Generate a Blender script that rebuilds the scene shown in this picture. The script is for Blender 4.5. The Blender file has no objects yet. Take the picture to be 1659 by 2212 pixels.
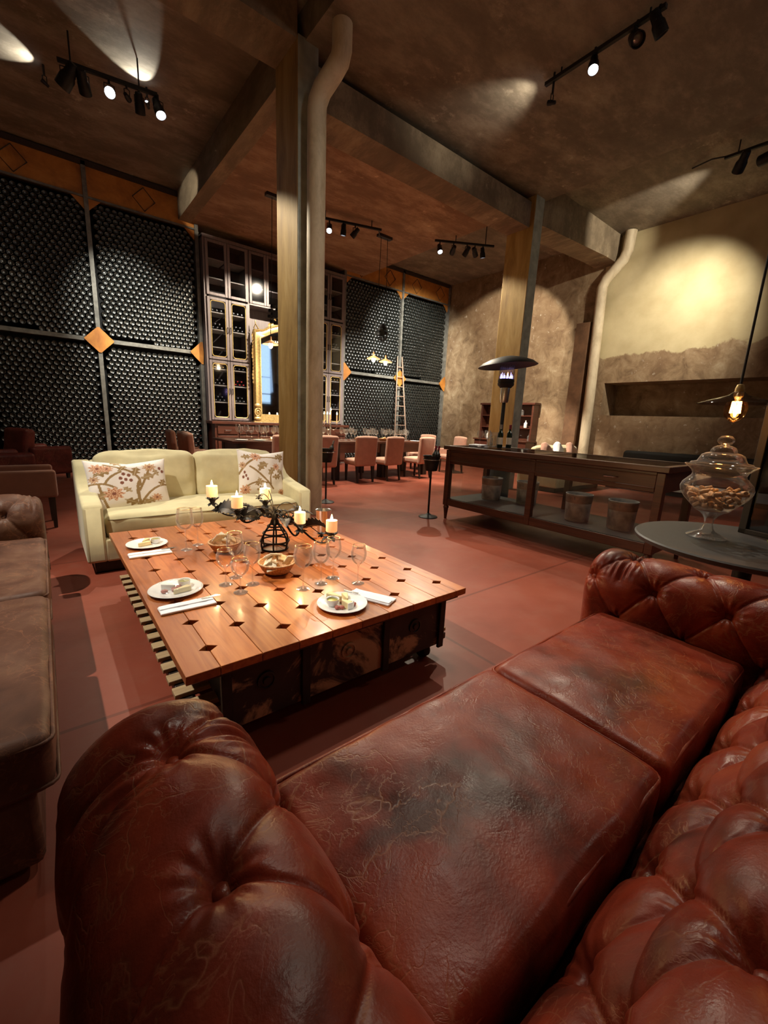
import bpy, math, random
import numpy as np
from mathutils import Matrix, Vector, Euler, noise as mnoise

# ------------------------------------------------------------------ scene, camera, world, exposure
scene = bpy.context.scene
COL = scene.collection
PI = math.pi
random.seed(7)
rng = np.random.default_rng(7)

scene.view_settings.view_transform = 'Standard'
scene.view_settings.look = 'None'
scene.view_settings.gamma = 1.0
scene.view_settings.use_curve_mapping = False
scene.view_settings.exposure = 0.35
scene.cycles.use_denoising = True
scene.cycles.use_adaptive_sampling = True
scene.cycles.adaptive_threshold = 0.02
scene.cycles.max_bounces = 8
scene.cycles.diffuse_bounces = 4
scene.cycles.glossy_bounces = 4
scene.cycles.transmission_bounces = 6
scene.cycles.transparent_max_bounces = 24
scene.cycles.caustics_reflective = False
scene.cycles.caustics_refractive = False
scene.cycles.sample_clamp_indirect = 4.0

CAM_H = 1.35
cam = bpy.data.cameras.new('camera')
cam.sensor_fit = 'HORIZONTAL'
cam.sensor_width = 36.0
cam.lens = 36.0 * 902.4 / 1659.0
cam.clip_start = 0.02
cam_o = bpy.data.objects.new('camera', cam)
COL.objects.link(cam_o)
_yaw, _pitch, _roll = 0.682308, -0.214787, 0.0449921
_f = Vector((math.sin(_yaw) * math.cos(_pitch), math.cos(_yaw) * math.cos(_pitch), math.sin(_pitch)))
_r = Vector((math.cos(_yaw), -math.sin(_yaw), 0))
_u = _r.cross(_f)
_r2 = math.cos(_roll) * _r + math.sin(_roll) * _u
_u2 = -math.sin(_roll) * _r + math.cos(_roll) * _u
cam_o.matrix_world = Matrix(((_r2.x, _u2.x, -_f.x, 0), (_r2.y, _u2.y, -_f.y, 0),
                             (_r2.z, _u2.z, -_f.z, CAM_H), (0, 0, 0, 1)))
scene.camera = cam_o

world = bpy.data.worlds.new('world')
scene.world = world
world.use_nodes = True
world.node_tree.nodes['Background'].inputs[0].default_value = (0.30, 0.42, 0.56, 1)   # dusk outside the window
world.node_tree.nodes['Background'].inputs[1].default_value = 0.9

WARM = (1.0, 0.80, 0.56)
NEUT = (1.0, 0.90, 0.74)

def area(name, loc, target, size, power, color):
    d = bpy.data.lights.new(name, 'AREA')
    d.shape = 'RECTANGLE'; d.size, d.size_y = size
    d.energy = power; d.color = color
    o = bpy.data.objects.new(name, d)
    COL.objects.link(o)
    o.location = loc
    o.rotation_euler = (Vector(target) - Vector(loc)).to_track_quat('-Z', 'Y').to_euler()
    return o

# added fixtureless fill lights (lounge, rear), the lounge ceiling spot and the window daylight
area('fill_light_lounge', (2.9, 2.2, 5.6), (1.0, 1.7, 0), (.3, .3), 44, NEUT)  # added fill, no fixture hangs here
_d = bpy.data.lights.new('ceiling_spot_lounge', 'SPOT'); _d.energy = 1150; _d.color = NEUT
_d.spot_size = math.radians(43); _d.spot_blend = .55; _d.shadow_soft_size = .05
_o = bpy.data.objects.new('ceiling_spot_lounge', _d); COL.objects.link(_o)
_o.location = (-1.9, 3.5, 5.8); _o.rotation_euler = (Vector((1.15, 2.95, 0)) - Vector(_o.location)).to_track_quat('-Z', 'Y').to_euler()
area('fill_light_rear', (5.6, -1.6, 5.3), (4.6, 2.4, 0), (.9, .6), 22, NEUT)  # added fill from behind the camera, without a fixture
_p = area('window_daylight', (10.8, -3.95, 3.8), (7.0, 2, 1.5), (.9, 3.4), 5, (0.45, 0.66, 1.0))

# ------------------------------------------------------------------ materials
class NT:
    """A few lines of node-tree shorthand."""
    def __init__(s, name):
        s.m = bpy.data.materials.new(name); s.m.use_nodes = True
        s.t = s.m.node_tree; s.n = s.t.nodes; s.l = s.t.links
        s.n.clear()
        s.out = s.n.new('ShaderNodeOutputMaterial')
        s.b = s.n.new('ShaderNodeBsdfPrincipled')
        s.l.new(s.b.outputs[0], s.out.inputs[0])
        s.tc = s.n.new('ShaderNodeTexCoord')
        s.obj = s.tc.outputs['Object']
    def link(s, a, b): s.l.new(a, b)
    def set(s, node, **kw):
        for k, v in kw.items():
            i = node.inputs[k.replace('_', ' ')]
            if hasattr(v, 'is_output') or isinstance(v, bpy.types.NodeSocket): s.l.new(v, i)
            else: i.default_value = v
        return node
    def bs(s, **kw): return s.set(s.b, **kw)
    def mapping(s, scale=(1, 1, 1), rot=(0, 0, 0), loc=(0, 0, 0), src=None):
        n = s.n.new('ShaderNodeMapping'); s.l.new(src or s.obj, n.inputs[0])
        n.inputs['Scale'].default_value = scale; n.inputs['Rotation'].default_value = rot
        n.inputs['Location'].default_value = loc
        return n.outputs[0]
    def noise(s, scale, detail=4, rough=.55, dist=0, vec=None, col=False):
        n = s.n.new('ShaderNodeTexNoise'); s.l.new(vec or s.obj, n.inputs['Vector'])
        n.inputs['Scale'].default_value = scale; n.inputs['Detail'].default_value = detail
        n.inputs['Roughness'].default_value = rough; n.inputs['Distortion'].default_value = dist
        return n.outputs['Color' if col else 'Fac']
    def voro(s, scale, feature='F1', vec=None, rand=1.0):
        n = s.n.new('ShaderNodeTexVoronoi'); n.feature = feature
        s.l.new(vec or s.obj, n.inputs['Vector']); n.inputs['Scale'].default_value = scale
        n.inputs['Randomness'].default_value = rand
        return n.outputs['Distance']
    def ramp(s, fac, stops):
        n = s.n.new('ShaderNodeValToRGB'); s.l.new(fac, n.inputs[0])
        e = n.color_ramp.elements
        while len(e) < len(stops): e.new(.5)
        for x, (p, c) in zip(e, stops):
            x.position = p
            x.color = (c, c, c, 1) if isinstance(c, (int, float)) else (*c, 1)
        return n.outputs[0]
    def mix(s, fac, a, b, mode='MIX'):
        n = s.n.new('ShaderNodeMix'); n.data_type = 'RGBA'; n.blend_type = mode
        for v, i in ((fac, 0), (a, 6), (b, 7)):
            if isinstance(v, bpy.types.NodeSocket): s.l.new(v, n.inputs[i])
            elif i == 0: n.inputs[0].default_value = v
            else: n.inputs[i].default_value = (*v, 1)
        return n.outputs[2]
    def math(s, op, a, b=0.0):
        n = s.n.new('ShaderNodeMath'); n.operation = op
        for v, i in ((a, 0), (b, 1)):
            if isinstance(v, bpy.types.NodeSocket): s.l.new(v, n.inputs[i])
            else: n.inputs[i].default_value = v
        return n.outputs[0]
    def sep(s, vec=None):
        n = s.n.new('ShaderNodeSeparateXYZ'); s.l.new(vec or s.obj, n.inputs[0]); return n.outputs
    def bump(s, h, strength=.3, dist=.01):
        n = s.n.new('ShaderNodeBump'); s.l.new(h, n.inputs['Height'])
        n.inputs['Strength'].default_value = strength; n.inputs['Distance'].default_value = dist
        s.l.new(n.outputs[0], s.b.inputs['Normal'])

def plain(name, col, rough=.5, metal=0.0, spec=.5, vary=.12, scale=18):
    """Principled with a light procedural mottle."""
    t = NT(name)
    f = t.noise(scale, 4)
    d = tuple(c * (1 - vary) for c in col); u = tuple(min(1, c * (1 + vary)) for c in col)
    t.bs(Base_Color=t.ramp(f, [(.35, d), (.65, u)]), Roughness=rough, Metallic=metal)
    t.b.inputs['Specular IOR Level'].default_value = spec
    return t.m

def emit(name, col, strength):
    t = NT(name)
    t.bs(Base_Color=(*col, 1), Emission_Color=(*col, 1), Emission_Strength=strength)
    return t.m

def thin_glass(name, tint=(1, 1, 1), refl=1.0, rough=0.06, edge_light=0.0):
    """One-surface glass: clear straight on, mirror-like at the rim."""
    t = NT(name)
    tr = t.n.new('ShaderNodeBsdfTransparent'); tr.inputs[0].default_value = (*tint, 1)
    gl = t.n.new('ShaderNodeBsdfGlossy'); gl.inputs['Roughness'].default_value = rough
    lw = t.n.new('ShaderNodeLayerWeight'); lw.inputs[0].default_value = .28
    f = t.math('MULTIPLY', t.ramp(lw.outputs['Fresnel'], [(0, .05), (.5, .18), (1, .55)]), refl)
    mx = t.n.new('ShaderNodeMixShader')
    df = t.n.new('ShaderNodeBsdfDiffuse'); df.inputs[0].default_value = (*(x * .9 for x in tint), 1)   # diffuse white painted towards the edges, imitating light caught in the glass
    m0 = t.n.new('ShaderNodeMixShader')
    t.link(t.ramp(lw.outputs['Facing'], [(0, edge_light * .25), (.55, edge_light * .5), (1, min(1, edge_light * 4))]), m0.inputs[0])
    t.link(tr.outputs[0], m0.inputs[1]); t.link(df.outputs[0], m0.inputs[2])
    t.link(f, mx.inputs[0]); t.link(m0.outputs[0], mx.inputs[1]); t.link(gl.outputs[0], mx.inputs[2])
    t.link(mx.outputs[0], t.out.inputs[0]); t.n.remove(t.b)
    return t.m

def wood(name, dark, light, scale=2.0, axis=1, rough=.4, coat=0.0):
    t = NT(name)
    sc = [14, 14, 14]; sc[axis] = 1.1
    v = t.mapping(scale=tuple(x * scale / 2 for x in sc))
    g = t.noise(1.6, 6, .6, 1.2, vec=v)
    big = t.noise(.9 * scale, 2)
    c = t.ramp(g, [(.3, dark), (.7, light)])
    t.bs(Base_Color=t.mix(t.ramp(big, [(.3, 0.0), (.75, .45)]), c, dark), Roughness=rough)
    t.b.inputs['Coat Weight'].default_value = coat
    t.b.inputs['Coat Roughness'].default_value = .18
    t.bump(g, .08, .003)
    return t.m

def leather(name, c0, c1, c2, rough=.33):
    t = NT(name)
    big = t.noise(3.2, 4, .6, .4)
    base = t.ramp(big, [(.32, c0), (.50, c1), (.72, c2)])
    w = t.noise(3.0, 3, .5, col=True)
    vv = t.n.new('ShaderNodeMix'); vv.data_type = 'VECTOR'; vv.inputs[0].default_value = .16
    t.link(t.obj, vv.inputs[4]); t.link(w, vv.inputs[5])
    crk = t.math('ABSOLUTE', t.math('SUBTRACT', t.noise(4.5, 4, .55, .6), .5))
    crk2 = t.math('ABSOLUTE', t.math('SUBTRACT', t.noise(15, 4, .6, .5, vec=vv.outputs[1]), .5))
    zone = t.ramp(t.noise(2.1, 3), [(.34, 0.0), (.56, 1.0)])
    l1 = t.math('MULTIPLY', t.ramp(crk, [(.0, .9), (.010, 0.0)]), zone)
    l2 = t.math('MULTIPLY', t.ramp(crk2, [(.0, .6), (.016, 0.0)]), zone)
    lines = t.math('MAXIMUM', l1, l2)
    t.bs(Base_Color=t.mix(t.math('MULTIPLY', lines, .55), base, (.30, .13, .07)),
         Roughness=t.ramp(t.noise(9, 4), [(.3, rough - .07), (.7, rough + .12)]))
    t.b.inputs['Specular IOR Level'].default_value = .20
    fine = t.noise(160, 3)
    h = t.math('SUBTRACT', t.math('MULTIPLY', fine, .25), t.math('MULTIPLY', lines, .22))
    h = t.math('ADD', h, t.math('MULTIPLY', t.noise(14, 4, .6, .8), .6))
    t.bump(h, .35, .006)
    return t.m

def fabric(name, col, vary=.1, rough=.9):
    t = NT(name)
    weave = t.noise(260, 2)
    f = t.noise(7, 4)
    d = tuple(c * (1 - vary) for c in col); u = tuple(min(1, c * (1 + vary)) for c in col)
    t.bs(Base_Color=t.ramp(f, [(.3, d), (.7, u)]), Roughness=rough)
    t.b.inputs['Sheen Weight'].default_value = .25
    t.b.inputs['Specular IOR Level'].default_value = .2
    t.bump(weave, .25, .002)
    return t.m

MT = {}
def build_materials():
    # stained plaster of the right wall: cream paint above, raw stained render below about 3.2 m
    t = NT('stained_plaster')
    n1 = t.noise(.55, 6, .62, .5); n2 = t.noise(2.6, 8, .7, .6); n3 = t.noise(7, 6, .72)
    raw = t.ramp(n2, [(.30, (.10, .062, .034)), (.48, (.26, .18, .105)), (.60, (.36, .27, .17)), (.74, (.52, .44, .32))])
    raw = t.mix(t.ramp(n1, [(.40, 0.0), (.60, .6)]), raw, (.17, .10, .055))
    flakes = t.math('MULTIPLY', t.ramp(n3, [(.62, 0.0), (.67, .7)]), t.ramp(n1, [(.46, 0.0), (.56, 1.0)]))
    raw = t.mix(flakes, raw, (.62, .58, .50))
    paint = t.ramp(t.noise(1.2, 5), [(.3, (.40, .33, .19)), (.7, (.56, .49, .31))])
    xyz = t.sep()
    hgt = t.math('ADD', xyz[2], t.math('MULTIPLY', t.math('SUBTRACT', t.noise(1.1, 6, .6, vec=t.mapping(loc=(3, 1, 7))), .5), 1.1))
    yy = t.math('MULTIPLY', t.math('GREATER_THAN', xyz[1], 5.75), 4.0)     # the bay behind the beam was never painted
    hgt = t.math('SUBTRACT', hgt, yy)
    k = t.ramp(t.math('MULTIPLY', t.math('SUBTRACT', hgt, 3.2), 12.0), [(.2, 0.0), (.8, 1.0)])
    t.bs(Base_Color=t.mix(k, raw, paint), Roughness=.85)
    t.bump(t.math('ADD', n2, t.math('MULTIPLY', k, .25)), .35, .02)
    MT['plaster'] = t.m
    # board-marked concrete
    def concrete(name, a, b, c, vec_scale):
        t = NT(name)
        v = t.mapping(scale=vec_scale)
        n1 = t.noise(1.3, 10, .74, 0, vec=v); n2 = t.noise(.8, 6, .65, .2); n3 = t.noise(6, 8, .75)
        col = t.ramp(n1, [(.30, tuple(x * .7 for x in a)), (.45, a), (.57, b), (.70, c)])
        col = t.mix(t.ramp(n2, [(.35, .0), (.7, .6)]), col, a)
        col = t.mix(t.math('MULTIPLY', t.ramp(n3, [(.56, 0.0), (.68, .7)]), t.ramp(n2, [(.36, 1.0), (.5, 0.0)])), col, tuple(x * 1.7 for x in c))
        t.bs(Base_Color=col, Roughness=.86)
        t.bump(n1, .3, .02)
        return t.m
    MT['ceiling'] = concrete('ceiling_concrete', (.175, .145, .11), (.29, .25, .195), (.40, .36, .285), (.9, 1.7, 1))
    MT['slab'] = concrete('slab_concrete', (.25, .15, .092), (.42, .285, .19), (.54, .41, .29), (.8, 1.8, 1))
    MT['beam'] = concrete('beam_concrete', (.20, .155, .105), (.34, .27, .185), (.44, .37, .265), (2, .6, 1.4))
    t = NT('ochre_pillar')
    v = t.mapping(scale=(3, 3, .6))
    n = t.noise(1.6, 7, .65, .5, vec=v); n2 = t.noise(4, 6, .7)
    c = t.ramp(n, [(.28, (.24, .135, .035)), (.52, (.43, .28, .085)), (.74, (.54, .39, .17))])
    t.bs(Base_Color=t.mix(t.ramp(n2, [(.62, 0.0), (.75, .5)]), c, (.20, .12, .04)), Roughness=.7)
    t.bump(n, .2, .01)
    MT['ochre'] = t.m
    MT['pillar_grey'] = plain('grey_blue_paint', (.36, .40, .37), .7, vary=.22, scale=5)
    t = NT('pipe_paint')
    n = t.noise(2.2, 6, .7, .4, vec=t.mapping(scale=(2, 2, .8)))
    t.bs(Base_Color=t.ramp(n, [(.3, (.44, .36, .24)), (.52, (.64, .55, .40)), (.72, (.72, .65, .49))]), Roughness=.6)
    MT['pipe'] = t.m
    # red painted floor laid in large squares
    t = NT('red_floor')
    n1 = t.noise(.8, 6, .6, .4); n2 = t.noise(5, 6, .7); n3 = t.noise(1.7, 4, .6, vec=t.mapping(loc=(5, 2, 1)))
    c = t.ramp(n1, [(.3, (.150, .034, .019)), (.5, (.215, .050, .029)), (.7, (.255, .068, .042))])
    c = t.mix(t.ramp(n2, [(.5, 0.0), (.8, .30)]), c, (.24, .12, .085))
    br = t.n.new('ShaderNodeTexBrick'); t.link(t.mapping(loc=(.55, .44, 0)), br.inputs['Vector'])
    br.offset = 0; br.inputs['Scale'].default_value = 1.0
    br.inputs['Brick Width'].default_value = 2.45; br.inputs['Row Height'].default_value = 2.45
    br.inputs['Mortar Size'].default_value = .011
    br.inputs['Color1'].default_value = (1, 1, 1, 1); br.inputs['Color2'].default_value = (.86, .86, .86, 1)
    br.inputs['Mortar'].default_value = (.62, .62, .62, 1)
    t.bs(Base_Color=t.mix(1.0, c, br.outputs[0], 'MULTIPLY'), Roughness=t.ramp(n3, [(.3, .34), (.7, .52)]))
    t.b.inputs['Specular IOR Level'].default_value = .28
    t.bump(n2, .12, .01)
    MT['floor'] = t.m
    t = NT('rusted_steel')
    n = t.noise(2.4, 7, .68, .5)
    t.bs(Base_Color=t.ramp(n, [(.3, (.30, .105, .018)), (.55, (.50, .20, .035)), (.75, (.62, .29, .07))]), Roughness=.6, Metallic=.15)
    MT['rust'] = t.m
    MT['steel_post'] = plain('galvanised_steel', (.15, .145, .13), .6, .2, vary=.3, scale=9)
    MT['dark_line'] = plain('dark_steel_strip', (.035, .022, .014), .6)
    MT['black_steel'] = plain('black_iron', (.016, .016, .018), .5, .5, vary=.3)
    MT['black_matte'] = plain('matte_black', (.012, .012, .012), .7)
    MT['bottle'] = plain('bottle_glass', (.0045, .0065, .006), .33, 0, 1.0)
    MT['bottle_green'] = plain('green_bottle_glass', (.006, .018, .009), .08, 0, .7)
    MT['rack_back'] = plain('rack_backing', (.004, .004, .005), .9)
    MT['chrome'] = plain('brushed_chrome', (.62, .62, .62), .22, 1.0, vary=.05)
    MT['brass'] = plain('gilt', (.62, .45, .20), .4, .6, vary=.25, scale=30)
    MT['gold_line'] = plain('gold_leaf_line', (.72, .52, .20), .4, .4)
    MT['mauve'] = wood('mauve_painted_wood', (.135, .105, .11), (.225, .18, .18), 2, 2, .5)
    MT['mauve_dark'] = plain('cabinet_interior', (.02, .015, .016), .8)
    MT['shelf_white'] = plain('pale_shelf_edge', (.42, .39, .36), .6)
    MT['red_wood'] = wood('red_mahogany', (.045, .012, .008), (.11, .035, .02), 2, 0, .35, .2)
    MT['counter_wood'] = wood('counter_oak', (.040, .011, .006), (.105, .033, .015), 2, 1, .42, .1)
    MT['dark_wood'] = wood('dark_leg_wood', (.012, .007, .005), (.03, .017, .011), 3, 2, .45)
    MT['plank'] = wood('jarrah_plank', (.20, .058, .016), (.43, .155, .045), 1.6, 1, .3, .35)
    MT['plank_edge'] = wood('jarrah_edge', (.13, .05, .02), (.26, .115, .05), 2, 0, .5)
    MT['slat'] = wood('pale_slat', (.30, .19, .10), (.52, .38, .21), 2, 0, .6)
    MT['leather'] = leather('oxblood_leather', (.060, .011, .006), (.195, .026, .012), (.310, .060, .025))
    MT['leather_worn'] = leather('worn_brown_leather', (.050, .022, .015), (.095, .043, .028), (.16, .088, .056), .5)
    MT['leather_red'] = leather('dark_red_leather', (.065, .012, .010), (.12, .022, .018), (.17, .04, .03), .42)
    MT['cream'] = fabric('cream_linen', (.60, .545, .34))
    MT['piping'] = fabric('cream_piping', (.36, .33, .20))
    MT['pink'] = fabric('rose_beige_upholstery', (.50, .28, .21))
    MT['pink_dark'] = fabric('brown_upholstery', (.20, .085, .055))
    MT['white_china'] = plain('white_china', (.80, .80, .80), .18, 0, .6, vary=.02)
    MT['napkin'] = fabric('white_napkin', (.82, .83, .88), .04)
    MT['wax'] = NT('candle_wax').m
    nt = MT['wax'].node_tree; b = nt.nodes['Principled BSDF']
    b.inputs['Base Color'].default_value = (.92, .72, .50, 1); b.inputs['Roughness'].default_value = .5
    b.inputs['Subsurface Weight'].default_value = .6
    b.inputs['Subsurface Radius'].default_value = (.05, .025, .012)
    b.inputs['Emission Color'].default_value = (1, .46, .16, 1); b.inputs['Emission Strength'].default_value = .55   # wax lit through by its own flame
    MT['flame'] = emit('flame', (1, .66, .28), 26)
    MT['blue_flame'] = emit('gas_flame', (.30, .28, 1.0), 5)
    MT['orange_flame'] = emit('orange_flame', (1, .45, .16), 9)
    MT['filament'] = emit('glowing_filament', (1, .55, .20), 42)
    MT['bulb_lit'] = emit('lit_bulb', (1, .78, .50), 22)
    MT['lens_lit'] = emit('lit_lens', (.92, .96, 1.0), 34)
    MT['lens_off'] = plain('unlit_lens', (.30, .28, .26), .15, .6)
    MT['glass'] = thin_glass('clear_glass', edge_light=.26)
    MT['jar_glass'] = thin_glass('jar_glass', edge_light=.16)
    MT['pane'] = thin_glass('cabinet_glass', (.86, .86, .88), .55)
    MT['counter_pane'] = thin_glass('counter_glass', (.93, .95, .94), .5)
    MT['amber_glass'] = thin_glass('amber_bulb_glass', (1, .70, .36), .7)
    MT['smoke_glass'] = thin_glass('smoked_glass', (.42, .42, .44), .7)
    MT['water'] = thin_glass('water', (.90, .94, .94), .8)
    MT['wine_red'] = plain('red_wine', (.05, .004, .006), .1)
    MT['mirror'] = plain('mirror_silver', (.82, .85, .87), .03, 1.0, vary=.02)
    MT['glint_rim'] = plain('glint_rim', (.80, .56, .24), .25, .9)  # gold ring stands in for candlelight reflected on the glass rims
    MT['basket'] = plain('wicker', (.55, .32, .16), .7, vary=.35, scale=120)
    MT['bread'] = plain('bread', (.62, .44, .25), .85, vary=.2, scale=40)
    MT['cracker'] = plain('pale_cracker', (.80, .72, .56), .8, vary=.15, scale=60)
    MT['cheese'] = plain('cheese', (.74, .62, .34), .6, vary=.12)
    MT['cheese_white'] = plain('cheese_rind', (.82, .82, .80), .7, vary=.04)
    MT['meat'] = plain('cured_meat', (.38, .10, .075), .55, vary=.3, scale=60)
    MT['nut'] = plain('nut', (.30, .12, .05), .5, vary=.3, scale=50)
    MT['oil'] = plain('olive_oil', (.28, .26, .05), .1)
    MT['cork'] = plain('cork', (.52, .37, .24), .85, vary=.25, scale=70)
    MT['table_grey'] = plain('slate_table_top', (.030, .030, .033), .5, vary=.12, scale=30)
    t = NT('old_trunk_metal')
    n = t.noise(3.0, 7, .66, .8); n2 = t.noise(9, 5)
    t.bs(Base_Color=t.mix(t.ramp(n, [(.50, 0.0), (.58, 1.0)]), (.018, .016, .018), (.36, .28, .18)), Roughness=t.ramp(n2, [(.3, .35), (.7, .6)]), Metallic=.3)
    t.bump(n, .3, .01)
    MT['trunk'] = t.m
    t = NT('printed_linen')
    a = t.n.new('ShaderNodeVertexColor'); a.layer_name = 'print'
    t.bs(Base_Color=a.outputs[0], Roughness=.9)
    t.b.inputs['Sheen Weight'].default_value = .2
    t.bump(t.noise(260, 2), .2, .002)
    MT['print'] = t.m
    MT['label'] = plain('paper_label', (.74, .68, .58), .8, vary=.08)
    MT['capsule'] = plain('bottle_capsule', (.22, .02, .05), .35, .3)
    MT['pail'] = plain('painted_pail', (.46, .42, .42), .5, .2, vary=.35, scale=9)
    MT['pail_band'] = plain('pail_band', (.28, .17, .13), .5, .1, vary=.3, scale=12)
    MT['ladder'] = wood('ladder_wood', (.22, .14, .10), (.40, .28, .21), 3, 2, .6)
    MT['shade_brass'] = plain('warm_shade', (.62, .33, .15), .4, .4)
    MT['ice'] = thin_glass('ice', (.9, .92, .95), 1.0, .1)
    MT['rubber'] = plain('rubber', (.01, .01, .01), .8)
    MT['leaf'] = plain('green_leaf', (.22, .30, .08), .6)
    MT['print_white'] = plain('white_lettering', (.85, .83, .78), .6, vary=.02)
    MT['red_seal'] = plain('red_wax_seal', (.55, .05, .05), .4)
    MT['foil_gold'] = plain('gold_foil', (.75, .55, .25), .35, .6)
    MT['foil_grey'] = plain('grey_foil', (.30, .31, .33), .3, .5)
build_materials()

# ------------------------------------------------------------------ mesh builder and object helpers
class MB:
    """Collects shapes; build() links them as one mesh object."""
    def __init__(s): s.v = []; s.f = []; s.m = []; s.cur = 0; s.X = None
    def add(s, vs, fs):
        o = len(s.v)
        if s.X is not None: vs = [tuple(s.X @ Vector(p)) for p in vs]
        s.v.extend([tuple(map(float, p)) for p in vs]); s.f.extend([tuple(i + o for i in f) for f in fs]); s.m.extend([s.cur] * len(fs))
        return s
    def box(s, x0, x1, y0, y1, z0, z1):
        return s.add([(x0, y0, z0), (x1, y0, z0), (x1, y1, z0), (x0, y1, z0), (x0, y0, z1), (x1, y0, z1), (x1, y1, z1), (x0, y1, z1)],
                     [(0, 3, 2, 1), (4, 5, 6, 7), (0, 1, 5, 4), (1, 2, 6, 5), (2, 3, 7, 6), (3, 0, 4, 7)])
    def tube(s, pts, r, n=8, caps=True, closed=False):
        pts = [Vector(p) for p in pts]; k = len(pts)
        rs = r if isinstance(r, (list, tuple)) else [r] * k
        rings = []; up = None
        for i, p in enumerate(pts):
            if closed: d = pts[(i + 1) % k] - pts[i - 1]
            else: d = pts[min(i + 1, k - 1)] - pts[max(i - 1, 0)]
            d.normalize()
            if up is None:
                up = Vector((0, 0, 1)) if abs(d.z) < .9 else Vector((1, 0, 0))
            a = d.cross(up)
            if a.length < 1e-5: a = d.orthogonal()
            a.normalize(); up = a.cross(d).normalized()
            rings.append([p + rs[i] * (math.cos(2 * PI * j / n) * a + math.sin(2 * PI * j / n) * up) for j in range(n)])
        vs = [q for ring in rings for q in ring]; fs = []
        for i in range(k if closed else k - 1):
            for j in range(n):
                a, b = i * n + j, i * n + (j + 1) % n
                c, d = ((i + 1) % k) * n + (j + 1) % n, ((i + 1) % k) * n + j
                fs.append((a, b, c, d))
        if caps and not closed:
            fs.append(tuple(range(n))[::-1]); fs.append(tuple((k - 1) * n + j for j in range(n)))
        return s.add(vs, fs)
    def lathe(s, prof, n=24, at=(0, 0, 0), sx=1, sy=1):
        """Turns (r, z) pairs about the vertical; r = 0 closes to a point."""
        vs = []; fs = []; rows = []
        for r, z in prof:
            if r < 1e-6:
                rows.append([len(vs)]); vs.append((at[0], at[1], at[2] + z))
            else:
                rows.append(list(range(len(vs), len(vs) + n)))
                vs += [(at[0] + sx * r * math.cos(2 * PI * j / n), at[1] + sy * r * math.sin(2 * PI * j / n), at[2] + z) for j in range(n)]
        for A, B in zip(rows, rows[1:]):
            for j in range(n):
                k = (j + 1) % n
                if len(A) == 1 and len(B) > 1: fs.append((A[0], B[k], B[j]))
                elif len(B) == 1 and len(A) > 1: fs.append((A[j], A[k], B[0]))
                elif len(A) > 1: fs.append((A[j], A[k], B[k], B[j]))
        return s.add(vs, fs)
    def prism(s, poly, d0, d1, axis='z'):
        m = {'z': lambda a, b, d: (a, b, d), 'y': lambda a, b, d: (a, d, b), 'x': lambda a, b, d: (d, a, b)}[axis]
        n = len(poly)
        return s.add([m(a, b, d0) for a, b in poly] + [m(a, b, d1) for a, b in poly],
                     [tuple(range(n))[::-1], tuple(range(n, 2 * n))] + [(i, (i + 1) % n, n + (i + 1) % n, n + i) for i in range(n)])
    def blob(s, c, rx, ry, rz, n=10, k=6, jit=0.0):
        pr = [(math.sin(PI * i / k), -math.cos(PI * i / k)) for i in range(k + 1)]
        o = len(s.v)
        s.lathe([(max(0, r), z) for r, z in pr], n)
        for i in range(o, len(s.v)):
            x, y, z = s.v[i]
            q = 1 + (random.uniform(-jit, jit) if jit else 0)
            s.v[i] = (c[0] + x * rx * q, c[1] + y * ry * q, c[2] + z * rz * q)
        return s
    def ring(s, c, R, r, n=24, k=6, rx=None):
        rx = rx or R
        return s.tube([(c[0] + R * math.cos(2 * PI * i / n), c[1] + rx * math.sin(2 * PI * i / n), c[2]) for i in range(n)], r, k, closed=True)
    def build(s, name, mats, parent=None, smooth=None, bevel=0, seg=2, **props):
        me = bpy.data.meshes.new(name)
        me.from_pydata(s.v, [], s.f)
        mats = mats if isinstance(mats, (list, tuple)) else [mats]
        for m in mats: me.materials.append(MT[m] if isinstance(m, str) else m)
        if len(mats) > 1: me.polygons.foreach_set('material_index', s.m)
        fix_normals(me)
        if smooth is not None:
            me.polygons.foreach_set('use_smooth', [True] * len(me.polygons))
            if smooth < 180: me.set_sharp_from_angle(angle=math.radians(smooth))
        me.update()
        o = bpy.data.objects.new(name, me); COL.objects.link(o)
        if parent is not None: o.parent = parent
        if bevel:
            b = o.modifiers.new('bevel', 'BEVEL'); b.width = bevel; b.segments = seg; b.limit_method = 'ANGLE'; b.angle_limit = math.radians(40)
            if smooth is None:
                me.polygons.foreach_set('use_smooth', [True] * len(me.polygons)); me.set_sharp_from_angle(angle=math.radians(50))
        for k, v in props.items(): o[k] = v
        return o

def fix_normals(me):
    import bmesh
    b = bmesh.new(); b.from_mesh(me)
    bmesh.ops.recalc_face_normals(b, faces=b.faces)
    b.to_mesh(me); b.free()

def tag(o, label, cat, group=None):
    o['label'] = label; o['category'] = cat
    if group: o['group'] = group
    return o
def thing(name, label, cat, loc=(0, 0, 0), rot=0.0, group=None):
    o = bpy.data.objects.new(name, None); COL.objects.link(o)
    o.empty_display_size = .1
    o.location = loc; o.rotation_euler = (0, 0, rot)
    return tag(o, label, cat, group)
def struct(o, label=None):
    o['kind'] = 'structure'
    if label: o['label'] = label
    return o
def kids(o):
    return [c for c in COL.objects if c.parent is o]
def dup(root, label, loc=None, rot=None, group=None):
    def cp(o, par):
        c = o.copy(); COL.objects.link(c)
        if par is not None: c.parent = par
        for ch in kids(o): cp(ch, c)
        return c
    r = cp(root, None)
    r['label'] = label
    if loc is not None: r.location = loc
    if rot is not None: r.rotation_euler = (0, 0, rot)
    if group: r['group'] = group
    return r

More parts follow.
